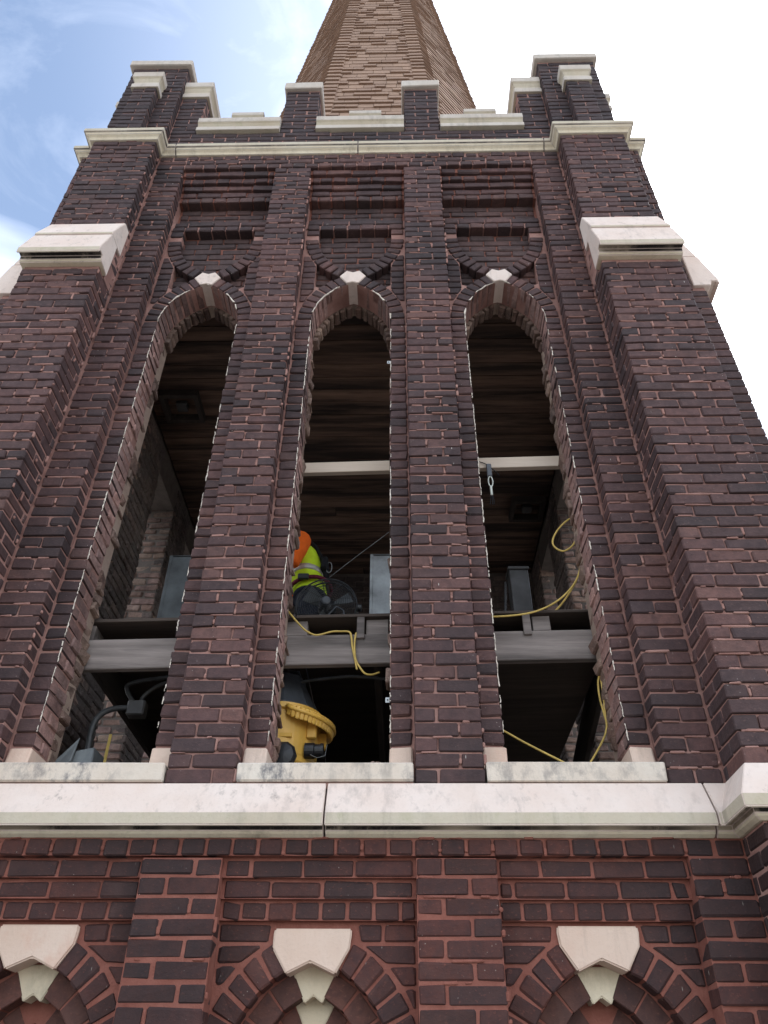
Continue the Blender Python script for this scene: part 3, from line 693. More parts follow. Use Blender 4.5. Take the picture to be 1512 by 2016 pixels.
# top cornice
PT = [(-0.08, 6.80), (0.0, 6.80), (0.064, 6.772), (0.064, 6.728), (0.052, 6.722), (0.045, 6.705), (0.026, 6.690), (0.020, 6.682), (0.012, 6.664), (-0.08, 6.664)]
ST = [0, 0, 1, 2, 3, 3, 3, 3, 3, 0]
for path in ([(-1.60+gap, 0), (0.0-gap, 0)], [(gap, 0), (1.62-gap, 0)],
             [(1.62+gap, 0), (BX0, 0), (BX0, PB2), (BX1+0.02, PB2), (BX1+0.02, 0.004), (S+0.15, 0.004), (S+0.15, 0.6)],
             [(-S-0.15, 0.6), (-S-0.15, 0.004), (-BX1-0.02, 0.004), (-BX1-0.02, PB2), (-BX0, PB2), (-BX0, 0), (-1.60-gap, 0)]):
    b = MB(); sweep(b, path, PT, ST); b.build('cornice_stone', ['stone_cap', 'stone_face', 'stone_drip', 'stone_mould'], tower, bevel=0.003)
# buttress weatherings: an upper and a lower sloped stone
def yz_stone(name, prof, x0, x1, mats, segm):
    b = MB(); n = len(prof)
    vs = [(x0, y, z) for y, z in prof]+[(x1, y, z) for y, z in prof]
    fs = [list(range(n)), list(range(n, 2*n))[::-1]]+[[i, (i+1) % n, (i+1) % n+n, i+n] for i in range(n)]
    b.add(vs, fs, [0, 0]+segm); return b.build(name, mats, tower, bevel=0.004)
def xz_side(prof, s_, y0, y1):       # the same stone on the tower's flank
    b = MB(); n = len(prof)
    vs = [(s_*(S-y), y0, z) for y, z in prof]+[(s_*(S-y), y1, z) for y, z in prof]
    fs = [list(range(n)), list(range(n, 2*n))[::-1]]+[[i, (i+1) % n, (i+1) % n+n, i+n] for i in range(n)]
    b.add(vs, fs, [0, 0]+[0]*n); return b.build('weathering_stone', ['stone'], tower, bevel=0.004)
UP = [(-0.07, 5.365), (-0.152, 5.365), (-0.262, 5.075), (-0.262, 5.052), (-0.07, 5.052)]
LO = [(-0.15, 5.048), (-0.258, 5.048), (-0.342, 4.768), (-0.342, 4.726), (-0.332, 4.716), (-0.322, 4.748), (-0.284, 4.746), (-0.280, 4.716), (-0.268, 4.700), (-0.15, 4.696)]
for s_ in (-1, 1):
    x0, x1 = sorted((s_*(BX0-0.014), s_*(BX1+0.012)))
    yz_stone('weathering_stone', UP, x0, x1, ['stone', 'stone_face'], [0, 0, 1, 0, 0])
    yz_stone('weathering_stone', LO, x0-0.003, x1+0.003, ['stone', 'stone_face', 'stone_drip', 'stone_mould'], [0, 0, 1, 1, 2, 2, 2, 3, 3, 0])
    xz_side([(y if y > -0.1 else y+0.01, z) for y, z in UP], s_, -0.012, 0.545); xz_side(LO, s_, -0.016, 0.548)
    b = MB(); x0, x1 = sorted((s_*(BX0+0.004), s_*(BX1-0.004)))
    b.box(x0, x1, PB2+0.004, 0.0, 4.69, 5.36); b.build('weathering_backing', 'mortar', tower)

# ---- parapet, merlons, corner turrets
def low_parapet(b):
    b.box(-1.76, 1.76, 0.039, 0.33, 6.66, 7.135)
    for s_ in (-1, 1): b.box(*sorted((s_*1.506, s_*1.75)), 0.039, 0.33, 7.13, 7.92)
    for mc in (-0.57, 0.575): b.box(mc-0.158, mc+0.158, 0.039, 0.30, 7.13, 7.975)
P['parapet'] = part('parapet', 'mortar', tower, low_parapet)
zp = lambda n: 6.785+0.0714*n
for n in range(5):
    course(P['parapet'], 'brick_soot', joints(-1.745, 1.745, 0.1 if n % 2 else 0.2), 0.03, 0.13, zp(n), zp(n+1))
for mc in (-0.57, 0.575):
    for n in range(5, 17):
        xs = [mc-0.165, mc-0.06, mc+0.165] if n % 2 else [mc-0.165, mc+0.06, mc+0.165]
        course(P['parapet'], 'brick_soot', xs, 0.03, 0.13, zp(n), min(7.975, zp(n+1)))
        for a in (mc-0.165, mc+0.065): course(P['parapet'], 'brick_soot', [a, a+0.1], 0.14, 0.30, zp(n), min(7.975, zp(n+1)))
    b = MB(); b.cbox(mc-0.185, mc+0.185, -0.005, 0.33, 7.985, 8.105, 0.008, 0.003); b.build('merlon_cap', 'stone_cap', tower)
    b = MB(); b.box(mc-0.16, mc+0.16, 0.035, 0.30, 7.965, 7.988); b.build('mortar_bed', 'mortar', tower)
SILLP = [(-0.20, 7.40), (-0.05, 7.395), (0.018, 7.375), (0.018, 7.30), (0.004, 7.285), (-0.012, 7.255), (0.0, 7.225), (0.012, 7.215), (0.012, 7.155), (-0.20, 7.150)]
for xa, xb in ((-0.403, 0.408), (0.742, 1.504), (-1.504, -0.737)):
    b = MB(); sweep(b, [(xa, 0.012), (xb, 0.012)], SILLP, [0, 0, 0, 1, 1, 1, 1, 0, 1, 0]); b.build('coping_stone', ['stone_cap', 'stone_face'], tower, bevel=0.003)
    m_ = (xa+xb)/2 + (0.035 if abs(xa+xb) < 0.1 else 0.02)
    b = MB(); q = [(-0.2, 7.395+0.34), (0.0, 7.73), (0.016, 7.72), (0.016, 7.665), (-0.01, 7.635), (0.004, 7.60), (0.004, 7.40), (-0.2, 7.402)]
    sweep(b, [(m_-0.155, 0.12), (m_+0.155, 0.12)], q, [0, 0, 0, 1, 1, 0, 0, 0]); b.build('coping_stone', ['stone_cap', 'stone_face'], tower, bevel=0.003)
CAPP = lambda z: [(-0.10, z+0.30), (-0.02, z+0.30), (0.032, z+0.28), (0.032, z+0.19), (0.016, z+0.17), (0.0, z+0.12), (0.010, z+0.08), (0.016, z+0.07), (0.016, z), (-0.10, z)]
CAPS = [0, 0, 0, 1, 1, 1, 1, 0, 1, 0]
for s_ in (-1, 1):
    def mir(path): return path if s_ > 0 else [(-x, y) for x, y in path[::-1]]
    T0, T1, TY0, TY1 = 1.745, 2.31, -0.045, 0.53
    def tcore(b):
        b.box(*sorted((s_*(T0+0.009), s_*(T1-0.009))), TY0+0.009, TY1, 6.66, 8.40)
        b.box(*sorted((s_*1.939, s_*2.151)), -0.131, 0.0, 6.70, 7.82)
        b.box(*sorted((s_*2.29, s_*2.396)), 0.14, 0.36, 6.70, 7.82)
    tp = P[('turret', s_)] = part('turret', 'mortar', tower, tcore)
    def cb(xa, xb, y0, y1, za, zb):
        xx = sorted((s_*xa, s_*xb)); h = JT/2; bbox(xx[0]+h, xx[1]-h, y0+R(-.003, .003), y1, za+h, zb-h, 'brick_soot', tp, 0.0022, R(0.003, 0.006))
    for n in range(-1, 22):
        za, zb = zp(n), zp(n+1)
        js = [T0, T0+0.108, T0+0.32, T1] if n % 2 else [T0, T0+0.213, T0+0.426, T1]
        for a, b_ in zip(js[:-1], js[1:]): cb(a, b_, TY0, TY0+0.1, za, zb)
        for k in range(2):
            cb(T0, T0+0.1, TY0+0.11+0.22*k, TY0+0.11+0.22*(k+1), za, zb); cb(T1-0.1, T1, TY0+0.11+0.22*k, TY0+0.11+0.22*(k+1), za, zb)
        if n < 14:
            js = [1.93, 2.16] if n % 2 else [1.93, 2.045, 2.16]
            for a, b_ in zip(js[:-1], js[1:]): cb(a, b_, -0.14, -0.05, za, zb)
            cb(2.30, 2.405, 0.13, 0.24, za, zb); cb(2.30, 2.405, 0.25, 0.37, za, zb)
        if n >= 5 and n < 16:
            js = [1.50, 1.745] if n % 2 else [1.50, 1.61, 1.745]
            for a, b_ in zip(js[:-1], js[1:]): cb(a, b_, 0.03, 0.13, za, zb)
            cb(1.50, 1.6, 0.14, 0.33, za, zb)
    b = MB(); xx = sorted((s_*1.715, s_*2.345)); b.cbox(xx[0], xx[1], -0.085, 0.565, 8.365, 8.465, 0.008, 0.003); b.build('turret_cap', 'stone_cap', tower)
    b = MB(); xx = sorted((s_*1.755, s_*2.3)); b.box(xx[0], xx[1], -0.04, 0.52, 8.34, 8.37); b.build('mortar_bed', 'mortar', tower)
    b = MB(); sweep(b, mir([(1.93, 0.0), (1.93, -0.14), (2.16, -0.14), (2.16, 0.0)]), CAPP(7.70), CAPS); b.box(*sorted((s_*1.95, s_*2.14)), -0.12, -0.03, 7.71, 7.98); b.build('turret_cap', ['stone_cap', 'stone_face'], tower, bevel=0.003)
    b = MB(); sweep(b, mir([(2.30, 0.13), (2.405, 0.13), (2.405, 0.37), (2.30, 0.37)]), CAPP(7.70), CAPS); b.build('turret_cap', ['stone_cap', 'stone_face'], tower, bevel=0.003)
    b = MB(); sweep(b, mir([(1.50, 0.34), (1.50, 0.03), (1.75, 0.03)]), CAPP(7.86), CAPS); b.box(*sorted((s_*1.52, s_*1.74)), 0.05, 0.33, 7.87, 8.14); b.build('merlon_cap', ['stone_cap', 'stone_face'], tower, bevel=0.003)

# ---- flanks, back wall and the room inside
def lay_plane(o, u, nrm, W_, z0, z1, mat, par, dep=0.09, jit=0.006, ch=0.008, skip=0.0, L=0.213):
    """running-bond face: origin o (x, y), unit u along the wall, outward unit nrm"""
    n = 0; z = z0
    while z+CH <= z1+0.01:
        for a, b_ in zip(*(lambda q: (q[:-1], q[1:]))(joints(0, W_, 0.1 if n % 2 else 0.0, L))):
            if b_-a < 0.03 or random.random() < skip: continue
            h = JT/2; pr = R(-0.004, 0.006); C = np.zeros((2, 2, 2, 3))
            for i, t_ in enumerate((a+h, b_-h)):
                for j, d in enumerate((pr, -dep)):
                    for k, zz in enumerate((z+h, z+CH-h)):
                        C[i, j, k] = (o[0]+u[0]*t_+nrm[0]*d, o[1]+u[1]*t_+nrm[1]*d, zz)
            brick(C, mat, par, jit, ch)
        n += 1; z += CH
XI = 1.87
YB = (2.29-1.10, 2.29, 2.29+1.10)
def flank(b, s_):
    # solid piers of the side wall with three openings like the front
    edges = [0.41] + [e for yc in YB for e in (yc-HW, yc+HW)] + [4.17]
    for k in range(0, len(edges), 2):
        b.box(*sorted((s_*(XI+0.01), s_*(S-0.01))), edges[k]+0.008, edges[k+1]-0.008, 1.2, 5.0, 0)
    b.box(*sorted((s_*(XI+0.012), s_*(S-0.012))), 0.40, 4.18, -1.6, 1.21, 0)
    b.box(*sorted((s_*(XI+0.012), s_*(S-0.012))), 0.40, 4.18, 4.75, 7.1, 0)
    # outside skin
    for k in range(0, len(edges), 2):
        b.box(*sorted((s_*(S-0.012), s_*S)), edges[k]+0.13, edges[k+1], 1.2, 4.76, 1)
    b.box(*sorted((s_*(S-0.011), s_*(S+0.001))), 0.54, 4.18, -1.6, 1.2, 1); b.box(*sorted((s_*(S-0.011), s_*(S+0.001))), 0.54, 4.18, 4.76, 7.1, 1)
for s_ in (-1, 1):
    fp = P[('flank', s_)] = part('side_wall', ['mortar_int', 'flank'], tower, lambda b: flank(b, s_))
    nrm = (-s_, 0)
    for ya, yb in ((1.475, 2.005), (2.575, 3.105), (3.675, 4.16), (0.425, 0.905)):
        if ya < 1: continue
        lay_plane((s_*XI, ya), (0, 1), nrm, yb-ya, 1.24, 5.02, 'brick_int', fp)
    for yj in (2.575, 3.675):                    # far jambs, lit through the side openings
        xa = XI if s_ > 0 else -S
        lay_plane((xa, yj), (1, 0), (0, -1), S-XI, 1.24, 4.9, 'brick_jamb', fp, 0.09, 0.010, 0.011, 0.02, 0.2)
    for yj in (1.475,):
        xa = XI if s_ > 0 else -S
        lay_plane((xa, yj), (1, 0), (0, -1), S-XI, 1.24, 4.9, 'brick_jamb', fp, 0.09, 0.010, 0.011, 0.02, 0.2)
def back(b):
    b.box(-S, S, 4.172, 4.58, -1.6, 7.1)
P['back'] = part('back_wall', ['mortar_int', 'flank'], tower, back)
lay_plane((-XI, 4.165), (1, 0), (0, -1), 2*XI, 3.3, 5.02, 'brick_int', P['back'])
ringb = []
for i in range(22):                              # relieving arch in the back wall
    a0, a1 = math.pi*i/22+0.008, math.pi*(i+1)/22-0.008; C = np.zeros((2, 2, 2, 3))
    for ii, rr in enumerate((0.68, 0.80)):
        for jj, y in enumerate((4.13, 4.2)):
            for kk, a in enumerate((a0, a1)): C[ii, jj, kk] = (0.71+rr*math.cos(a), y, 4.10+rr*math.sin(a))
    brick(C, 'brick_jamb', P['back'], 0.005, 0.007)

# ceiling boards (each a part of its own), with two trapped light boxes
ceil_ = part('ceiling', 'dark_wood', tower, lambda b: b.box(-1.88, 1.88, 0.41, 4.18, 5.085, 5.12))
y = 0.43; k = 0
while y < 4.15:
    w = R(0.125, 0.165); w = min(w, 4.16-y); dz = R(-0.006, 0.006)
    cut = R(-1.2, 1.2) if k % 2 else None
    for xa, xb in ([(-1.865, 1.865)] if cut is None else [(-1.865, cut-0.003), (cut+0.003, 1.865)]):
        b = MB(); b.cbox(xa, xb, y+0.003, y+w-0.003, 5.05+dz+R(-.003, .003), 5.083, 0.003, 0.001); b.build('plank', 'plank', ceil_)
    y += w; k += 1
for (x, y) in ((-1.58, 1.42), (1.66, 2.92)):
    b = MB()
    for xa, xb, ya, yb in ((-0.17, 0.17, -0.17, -0.13), (-0.17, 0.17, 0.13, 0.17), (-0.17, -0.13, -0.13, 0.13), (0.13, 0.17, -0.13, 0.13)): b.box(x+xa, x+xb, y+ya, y+yb, 4.97, 5.045)
    o = b.build('hatch_frame', 'dark_wood', tower); b = MB(); b.cbox(x-0.05, x+0.05, y-0.05, y+0.05, 4.985, 5.04, 0.01); b.build('fixture', 'steel_dark', tower)
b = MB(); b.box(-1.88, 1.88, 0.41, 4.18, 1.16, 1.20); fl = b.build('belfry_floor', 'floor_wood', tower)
b = MB(); b.box(-1.9, 1.9, 0.33, 4.3, 6.86, 6.95); b.build('roof_deck', 'roof', tower)

# chalky torn edge along the arrises of each opening
caulk_ = MB()
for c in BAYS:
    for s_ in (-1, 1):
        pts = []; rr = []
        z = 1.385
        while z < SPR: pts.append((c+s_*(HW+0.001+R(-.002, .002)), 0.1095+R(-.0015, .0015), z)); rr.append(R(0.0006, 0.0030)); z += R(0.006, 0.022)
        for i in range(22):
            a = math.acos(ARC_D/ARC_R)*i/21
            pts.append((c+s_*(ARC_R*math.cos(a)-ARC_D+R(-.002, .002)), 0.108+R(-.003, .003), SPR+ARC_R*math.sin(a)+R(-.003, .003))); rr.append(R(0.001, 0.006))
        b = caulk_; run = 0; on = True
        for k in range(len(pts)-1):
            run -= 1
            if run <= 0: on = not on; run = random.randint(2, 14 if s_ < 0 else 8) if on else random.randint(1, 5 if s_ < 0 else 9)
            if not on: continue
            a, d = Vector(pts[k]), Vector(pts[k+1]); q = max(0.0014, rr[k]*1.15); q2 = max(0.0012, rr[k+1]*1.15)
            C = np.array([[[(a.x+i_*q, a.y+j_*q*0.8, a.z), (d.x+i_*q2, d.y+j_*q2*0.8, d.z)] for j_ in (-1, 1)] for i_ in (-1, 1)]); b.hexa(C, 0.001, 0.0016)
caulk_.build('torn_caulk', 'caulk', tower, kind='stuff')

# ---- spire
SPX, SPY, SPA, SPK = 0.10, 2.29, 24.6, 0.1015
def sp_pt(face, u, z, off=0.0):
    """u in [-1, 1] across the octagon face, z height"""
    a = SPK*(SPA-z)+off; th = rad(-90+45*face); nx, ny = math.cos(th), math.sin(th); tx, ty = -ny, nx
    w = a*math.tan(rad(22.5))
    return (SPX+nx*a+tx*u*w, SPY+ny*a+ty*u*w, z)
def sp_core(b):
    vs = [sp_pt(f, -1, 6.9, -0.012) for f in range(8)]+[sp_pt(f, -1, 22.6, -0.012) for f in range(8)]
    b.add(vs, [[i, (i+1) % 8, (i+1) % 8+8, i+8] for i in range(8)]+[list(range(8, 16))])
spire = part('spire', 'shingle', tower, sp_core)
rest = MB(); ROWP = 0.132; nind = 0
def shingle(b, f, ua, ub, z, t_lo):
    C = np.zeros((2, 2, 2, 3))
    for i, u in enumerate((ua, ub)):
        for k, (zz, o) in enumerate(((z, t_lo), (z+ROWP*1.12, 0.003))):
            C[i, 0, k] = sp_pt(f, u, zz, o); C[i, 1, k] = sp_pt(f, u, zz, -0.014)
    b.hexa(C, 0.002, 0.0012)
z = 8.2; row = 0
while z < 17.0:
    for f in (0, 1, 7, 2, 6):
        w = SPK*(SPA-z)*math.tan(rad(22.5)); u = -0.93
        while u < 0.925:
            du = random.choice((0.13, 0.17, 0.21, 0.25))*R(0.92, 1.08)/w; ub = min(0.93, u+du)
            if 0.93-ub < 0.05/w: ub = 0.93
            tl = random.choice((0.011, 0.013, 0.028, 0.030)) if f == 0 else R(0.014, 0.022)
            if f == 0 and z > 8.75 and nind < 285:
                b = MB(); shingle(b, f, u+0.002/w, ub-0.002/w, z, tl); b.build('shingle', 'shingle', spire); nind += 1
            else: shingle(rest, f, u+0.002/w, ub-0.002/w, z, tl)
            u = ub
    for f in (0, 1, 7, 2):                        # hip caps folded over each arris on the left end of face f
        w = SPK*(SPA-z)*math.tan(rad(22.5)); e = 0.165/w; tl = R(0.030, 0.040); zz2 = z+ROWP*1.1; r_ = random.random()
        for (ff, u0, u1) in ((f, -1.0, -1.0+e), ((f-1) % 8, 1.0-e, 1.0)):
            C = np.zeros((2, 2, 2, 3))
            for i, u in enumerate((u0, u1)):
                for k, (zz, o) in enumerate(((z+R(-.008, .008), tl), (zz2, 0.012))):
                    C[i, 0, k] = sp_pt(ff, u, zz, o); C[i, 1, k] = sp_pt(ff, u, zz, -0.014)
            rest.hexa(C, 0.003, 0.001, r=r_)
    z += ROWP; row += 1
rest.build('shingle_field', 'shingle', spire, kind='stuff')

# ---- turn the brick records into objects: the 300 that show largest, the rest one joined part
def proj(p):
    v = np.array(p, float)-np.array([CAM[0], CAM[1], 0.0]); d = v@fwd
    return (v@rgt)/d*1530+756, 1008-(v@upv)/d*1530, d
score = []
for i, r_ in enumerate(BR):
    C = r_['C']; c = C.reshape(-1, 3).mean(0)
    if c[1] > 0.2 or r_['par'] is P['inner']: continue
    q = [proj(C[a, 0, k]) for a, k in ((0, 0), (1, 0), (1, 1), (0, 1))]
    u, v, d = proj(c)
    if d < 0 or not (0 < u < 1512 and 0 < v < 2010): continue
    ar = abs(sum(q[a][0]*q[(a+1) % 4][1]-q[(a+1) % 4][0]*q[a][1] for a in range(4)))/2
    if c[2] < 0.3: continue
    if r_['mat'] == 'brick_red': continue
    score.append((ar, i))
score.sort(reverse=True)
big = set(i for _, i in score[:298])
BM = ['brick', 'brick_soot', 'brick_arch', 'brick_low', 'brick_red', 'brick_clean_lit', 'brick_rough', 'brick_int', 'brick_jamb']
ID = {m: i for i, m in enumerate(BM)}
shared = {}
def shared_mesh(kind, mat):
    """chamfered brick around its own centre, nominal size, several variants per kind"""
    v = random.randrange(7); key = (kind, mat, v)
    if key not in shared:
        sx_, sy_, sz_ = kind
        b = MB(); b.cbox(-sx_/2, sx_/2, 0, sy_, -sz_/2, sz_/2, R(0.004, 0.007), 0.0028, 0, None, random.random())
        me = bpy.data.meshes.new('brick'); me.from_pydata(b.v, [], b.f); me.materials.append(MAT[mat])
        at = me.attributes.new('rnd', 'FLOAT', 'POINT'); at.data.foreach_set('value', b.r)
        bm = bmesh.new(); bm.from_mesh(me); bmesh.ops.recalc_face_normals(bm, faces=bm.faces[:]); bm.to_mesh(me); bm.free()
        shared[key] = me
    return shared[key]
joined = MB()
for i, r_ in enumerate(BR):
    C = r_['C']
    if i in big and r_['box'] and not r_['fm']:
        x0, x1, y0, y1, z0, z1 = r_['box']; w, d, h = x1-x0, y1-y0, z1-z0
        nom = (0.2 if w > 0.14 else 0.1, 0.1 if d < 0.15 else 0.2, 0.061)
        o = bpy.data.objects.new('brick', shared_mesh(nom, r_['mat'])); COL.objects.link(o); o.parent = r_['par']
        off = wloc(r_['par']); o.location = ((x0+x1)/2-off.x, y0-off.y, (z0+z1)/2+ZC-off.z)
        o.scale = (w/nom[0], d/nom[1], h/nom[2])
    elif i in big:
        b = MB(); fm = {k: 1 for k in r_['fm']} if r_['fm'] else None
        b.hexa(C, r_['ch'], r_['jit'], 0, fm)
        b.build('brick', [r_['mat']]+([list(r_['fm'].values())[0]] if r_['fm'] else []), r_['par'])
    else:
        fm = {k: ID[m] for k, m in r_['fm'].items()} if r_['fm'] else None
        joined.hexa(C, r_['ch'], r_['jit'], ID[r_['mat']], fm)
joined.build('brickwork', BM, tower, kind='stuff')
for mname, b in SMEAR.items(): b.build('mortar_squeeze', mname, tower, kind='stuff')
print('bricks', len(BR), 'shingles', nind)

# ================================================================== THINGS INSIDE THE BELFRY
FLOOR = 1.20
# ---- timber work platform
plat = empty('work_platform', (0, 1.6, FLOOR), 'weathered timber work platform with grey front beam crossing all three belfry openings', 'platform')
def tilt(x): return 0.0195*x
def hx(b, x0, x1, y0, y1, z0, z1, ch=0.004, jit=0.0015, mi=0):
    C = np.array([[[(x, y, z+tilt(x)) for z in (z0, z1)] for y in (y0, y1)] for x in (x0, x1)]); b.hexa(C, ch, jit, mi)
part('beam', 'beam', plat, lambda b: hx(b, -1.62, 1.62, 0.465, 0.510, 1.985, 2.168))
for x0, x1 in ((-1.47, -0.26), (-0.255, 0.61), (0.615, 1.55)):
    b = MB(); hx(b, x0, x1, 0.435+R(0, 0.012), 2.95, 2.268, 2.288, 0.002); b.build('deck_sheet', 'deck', plat)
for x in (-1.45, -0.86, -0.34, 0.20, 0.62, 1.13):
    b = MB(); hx(b, x-0.02, x+0.02, 0.52, 2.9, 2.085, 2.2665); b.build('joist', 'dark_wood', plat)
b = MB(); C = np.array([[[(x+0.10*(y-0.5), y, z) for z in (2.03, 2.266)] for y in (0.52, 2.9)] for x in (1.475, 1.515)]); b.hexa(C, 0.004); b.build('rim_joist', 'dark_wood', plat)
b = MB(); hx(b, 0.62, 1.49, 0.56, 2.9, 2.075, 2.083, 0.002); b.build('soffit_sheet', 'deck', plat)
for x0, x1 in ((0.143, 0.272), (-0.42, -0.19), (1.085, 1.188), (-1.62, -1.40)):
    b = MB(); hx(b, x0, x1, 0.475, 0.62, 2.1695, 2.2665); b.build('sleeper', 'beam', plat)
for x0, x1 in ((0.092, 0.136), (1.028, 1.072)):
    b = MB(); hx(b, x0, x1, 0.448, 0.4635, 2.135, 2.285, 0.003); b.build('batten', 'beam', plat)
# legs that carry the platform
for x, y in ((-1.3, 2.7), (1.5, 2.7), (-0.2, 2.7), (0.05, 2.62)):
    b = MB(); b.cbox(x-0.035, x+0.035, y-0.035, y+0.035, FLOOR+0.001, 2.08+tilt(x), 0.004); b.build('leg', 'dark_wood', plat)
for z in (1.62, 1.9):
    b = MB(); b.cbox(-1.45, 1.6, 2.66, 2.69, z, z+0.07, 0.004); b.build('rail', 'dark_wood', plat)

# ---- new lumber brace
b = MB(); C = np.array([[[(x, y, z+0.0265*(x+0.3)) for z in (3.347, 3.436)] for y in (0.43, 0.468)] for x in (-0.62, 1.56)]); b.hexa(C, 0.003, 0.001)
o = b.build('timber_brace', 'lumber'); tag(o, 'pale new lumber board nailed across the middle and right openings, high up', 'board')

# ---- sheet metal boxes and the dark post standing on the platform
def metal_box(name, x0, x1, y0, y1, z1, mat, label, cat):
    t_ = empty(name, ((x0+x1)/2, (y0+y1)/2, 2.29+tilt(x0)), label, cat); zb = 2.289+tilt(x1)
    part('body', mat, t_, lambda b: b.cbox(x0, x1, y0, y1, zb, z1, 0.004, 0.002))
    part('folded_edge', mat, t_, lambda b: b.cbox(x0-0.005, x0+0.016, y0-0.005, y0-0.0005, zb, z1+0.004, 0.0015))
    part('top_flange', mat, t_, lambda b: b.cbox(x0-0.006, x1+0.004, y0-0.006, y0+0.02, z1+0.0005, z1+0.006, 0.0015))
    return t_
metal_box('sheet_metal_duct', -1.245, -0.86, 1.0, 1.35, 3.085, 'galv_dark', 'dull zinc sheet metal box on the platform in the left opening', 'duct')
metal_box('sheet_metal_duct', 0.141, 0.55, 1.0, 1.35, 3.087, 'galv', 'shiny galvanised sheet metal box beside the fan, middle opening', 'duct')
pt = empty('steel_post', (1.14, 1.1, 2.31), 'dark steel box post with slanted side plate in the right opening', 'post')
part('post', 'steel_dark', pt, lambda b: b.cbox(1.078, 1.205, 1.0, 1.12, 2.311, 2.962, 0.004))
part('cap', 'steel_dark', pt, lambda b: b.cbox(1.070, 1.211, 0.99, 1.13, 2.9625, 2.985, 0.003))
b = MB(); b.hexa(np.array([[[(x, y, 2.311), (x2, y, 2.95)] for y in (1.13, 1.15)] for x, x2 in ((1.00, 1.06), (1.02, 1.075))]), 0.003); b.build('side_plate', 'steel_dark', pt)
part('bolt', 'galv', pt, lambda b: b.lathe([(0.009, 0), (0.009, -0.007), (0.005, -0.010)], (1.135, 0.9995, 2.56), 'Y', 8))

# ---- floor fan
fx, fy, fz, fr = -0.135, 0.92, 2.630, 0.195
fan = empty('floor_fan', (fx, fy, 2.288), 'round black floor fan with wire guard on the platform by the worker', 'fan')
def guard(b, front):
    for i in range(1, 15):
        q = i/14; rr = fr*q; yy = fy+(-0.075*math.sqrt(max(0, 1-q*q*0.92)) if front else 0.075*math.sqrt(max(0, 1-q*q*0.92)))
        b.tube([(fx+rr*math.cos(a), yy, fz+rr*math.sin(a)) for a in np.linspace(0, 2*math.pi, 37)[:-1]], 0.0018 if i < 14 else 0.005, 5, closed=True)
    for k in range(8):
        a = 2*math.pi*k/8+0.2
        b.tube([(fx+fr*q*math.cos(a), fy+(-1 if front else 1)*0.077*math.sqrt(max(0, 1-q*q*0.92)), fz+fr*q*math.sin(a)) for q in np.linspace(0.1, 1, 8)], 0.0018, 5)
part('front_guard', 'black_plastic', fan, lambda b: guard(b, True), smooth=True)
part('rear_guard', 'black_plastic', fan, lambda b: guard(b, False), smooth=True)
part('motor', 'black_plastic', fan, lambda b: b.lathe([(0.02, -0.02), (0.055, -0.01), (0.06, 0.05), (0.045, 0.10), (0.01, 0.11)], (fx, fy, fz), 'Y', 20), smooth=True)
part('badge', 'grey_plastic', fan, lambda b: b.lathe([(0.03, 0), (0.03, -0.006), (0.02, -0.010)], (fx, fy-0.072, fz), 'Y', 20))
for k in range(3):
    b = MB(); a0 = 2*math.pi*k/3+0.4; vs = []; n = 8
    for i in range(n):
        q = 0.03+0.145*i/(n-1); w = 0.42-0.12*i/(n-1)
        for s2, dy in ((-1, -0.022), (1, 0.022)): vs += [(fx+q*math.cos(a0+s2*w), fy+dy-0.003, fz+q*math.sin(a0+s2*w)), (fx+q*math.cos(a0+s2*w), fy+dy+0.003, fz+q*math.sin(a0+s2*w))]
    fs = []
    for i in range(n-1):
        o_ = i*4; fs += [[o_, o_+2, o_+6, o_+4], [o_+1, o_+5, o_+7, o_+3], [o_, o_+4, o_+5, o_+1], [o_+2, o_+3, o_+7, o_+6]]
    fs += [[0, 1, 3, 2], [n*4-4, n*4-2, n*4-1, n*4-3]]
    b.add(vs, fs); b.build('blade', 'galv_dark', fan)
for s_ in (-1, 1):
    part('leg', 'steel_dark', fan, lambda b: b.tube([(fx+s_*0.198, fy, fz), (fx+s_*0.20, fy, fz-0.10), (fx+s_*0.17, fy-0.03, 2.300), (fx+s_*0.10, fy-0.13, 2.297), (fx-s_*0.0, fy-0.15, 2.297)], 0.008, 8), smooth=True)
part('tilt_knob', 'black_plastic', fan, lambda b: b.lathe([(0.026, 0.0), (0.026, 0.02), (0.018, 0.026)], (fx+0.200, fy, fz-0.015), 'X', 16))
part('cable_loop', 'grey_plastic', fan, lambda b: b.tube([(fx+0.02, fy-0.11, 2.36), (fx+0.03, fy-0.12, 2.50), (fx+0.075, fy-0.12, 2.555), (fx+0.12, fy-0.11, 2.53), (fx+0.13, fy-0.10, 2.36)], 0.006, 8), smooth=True)

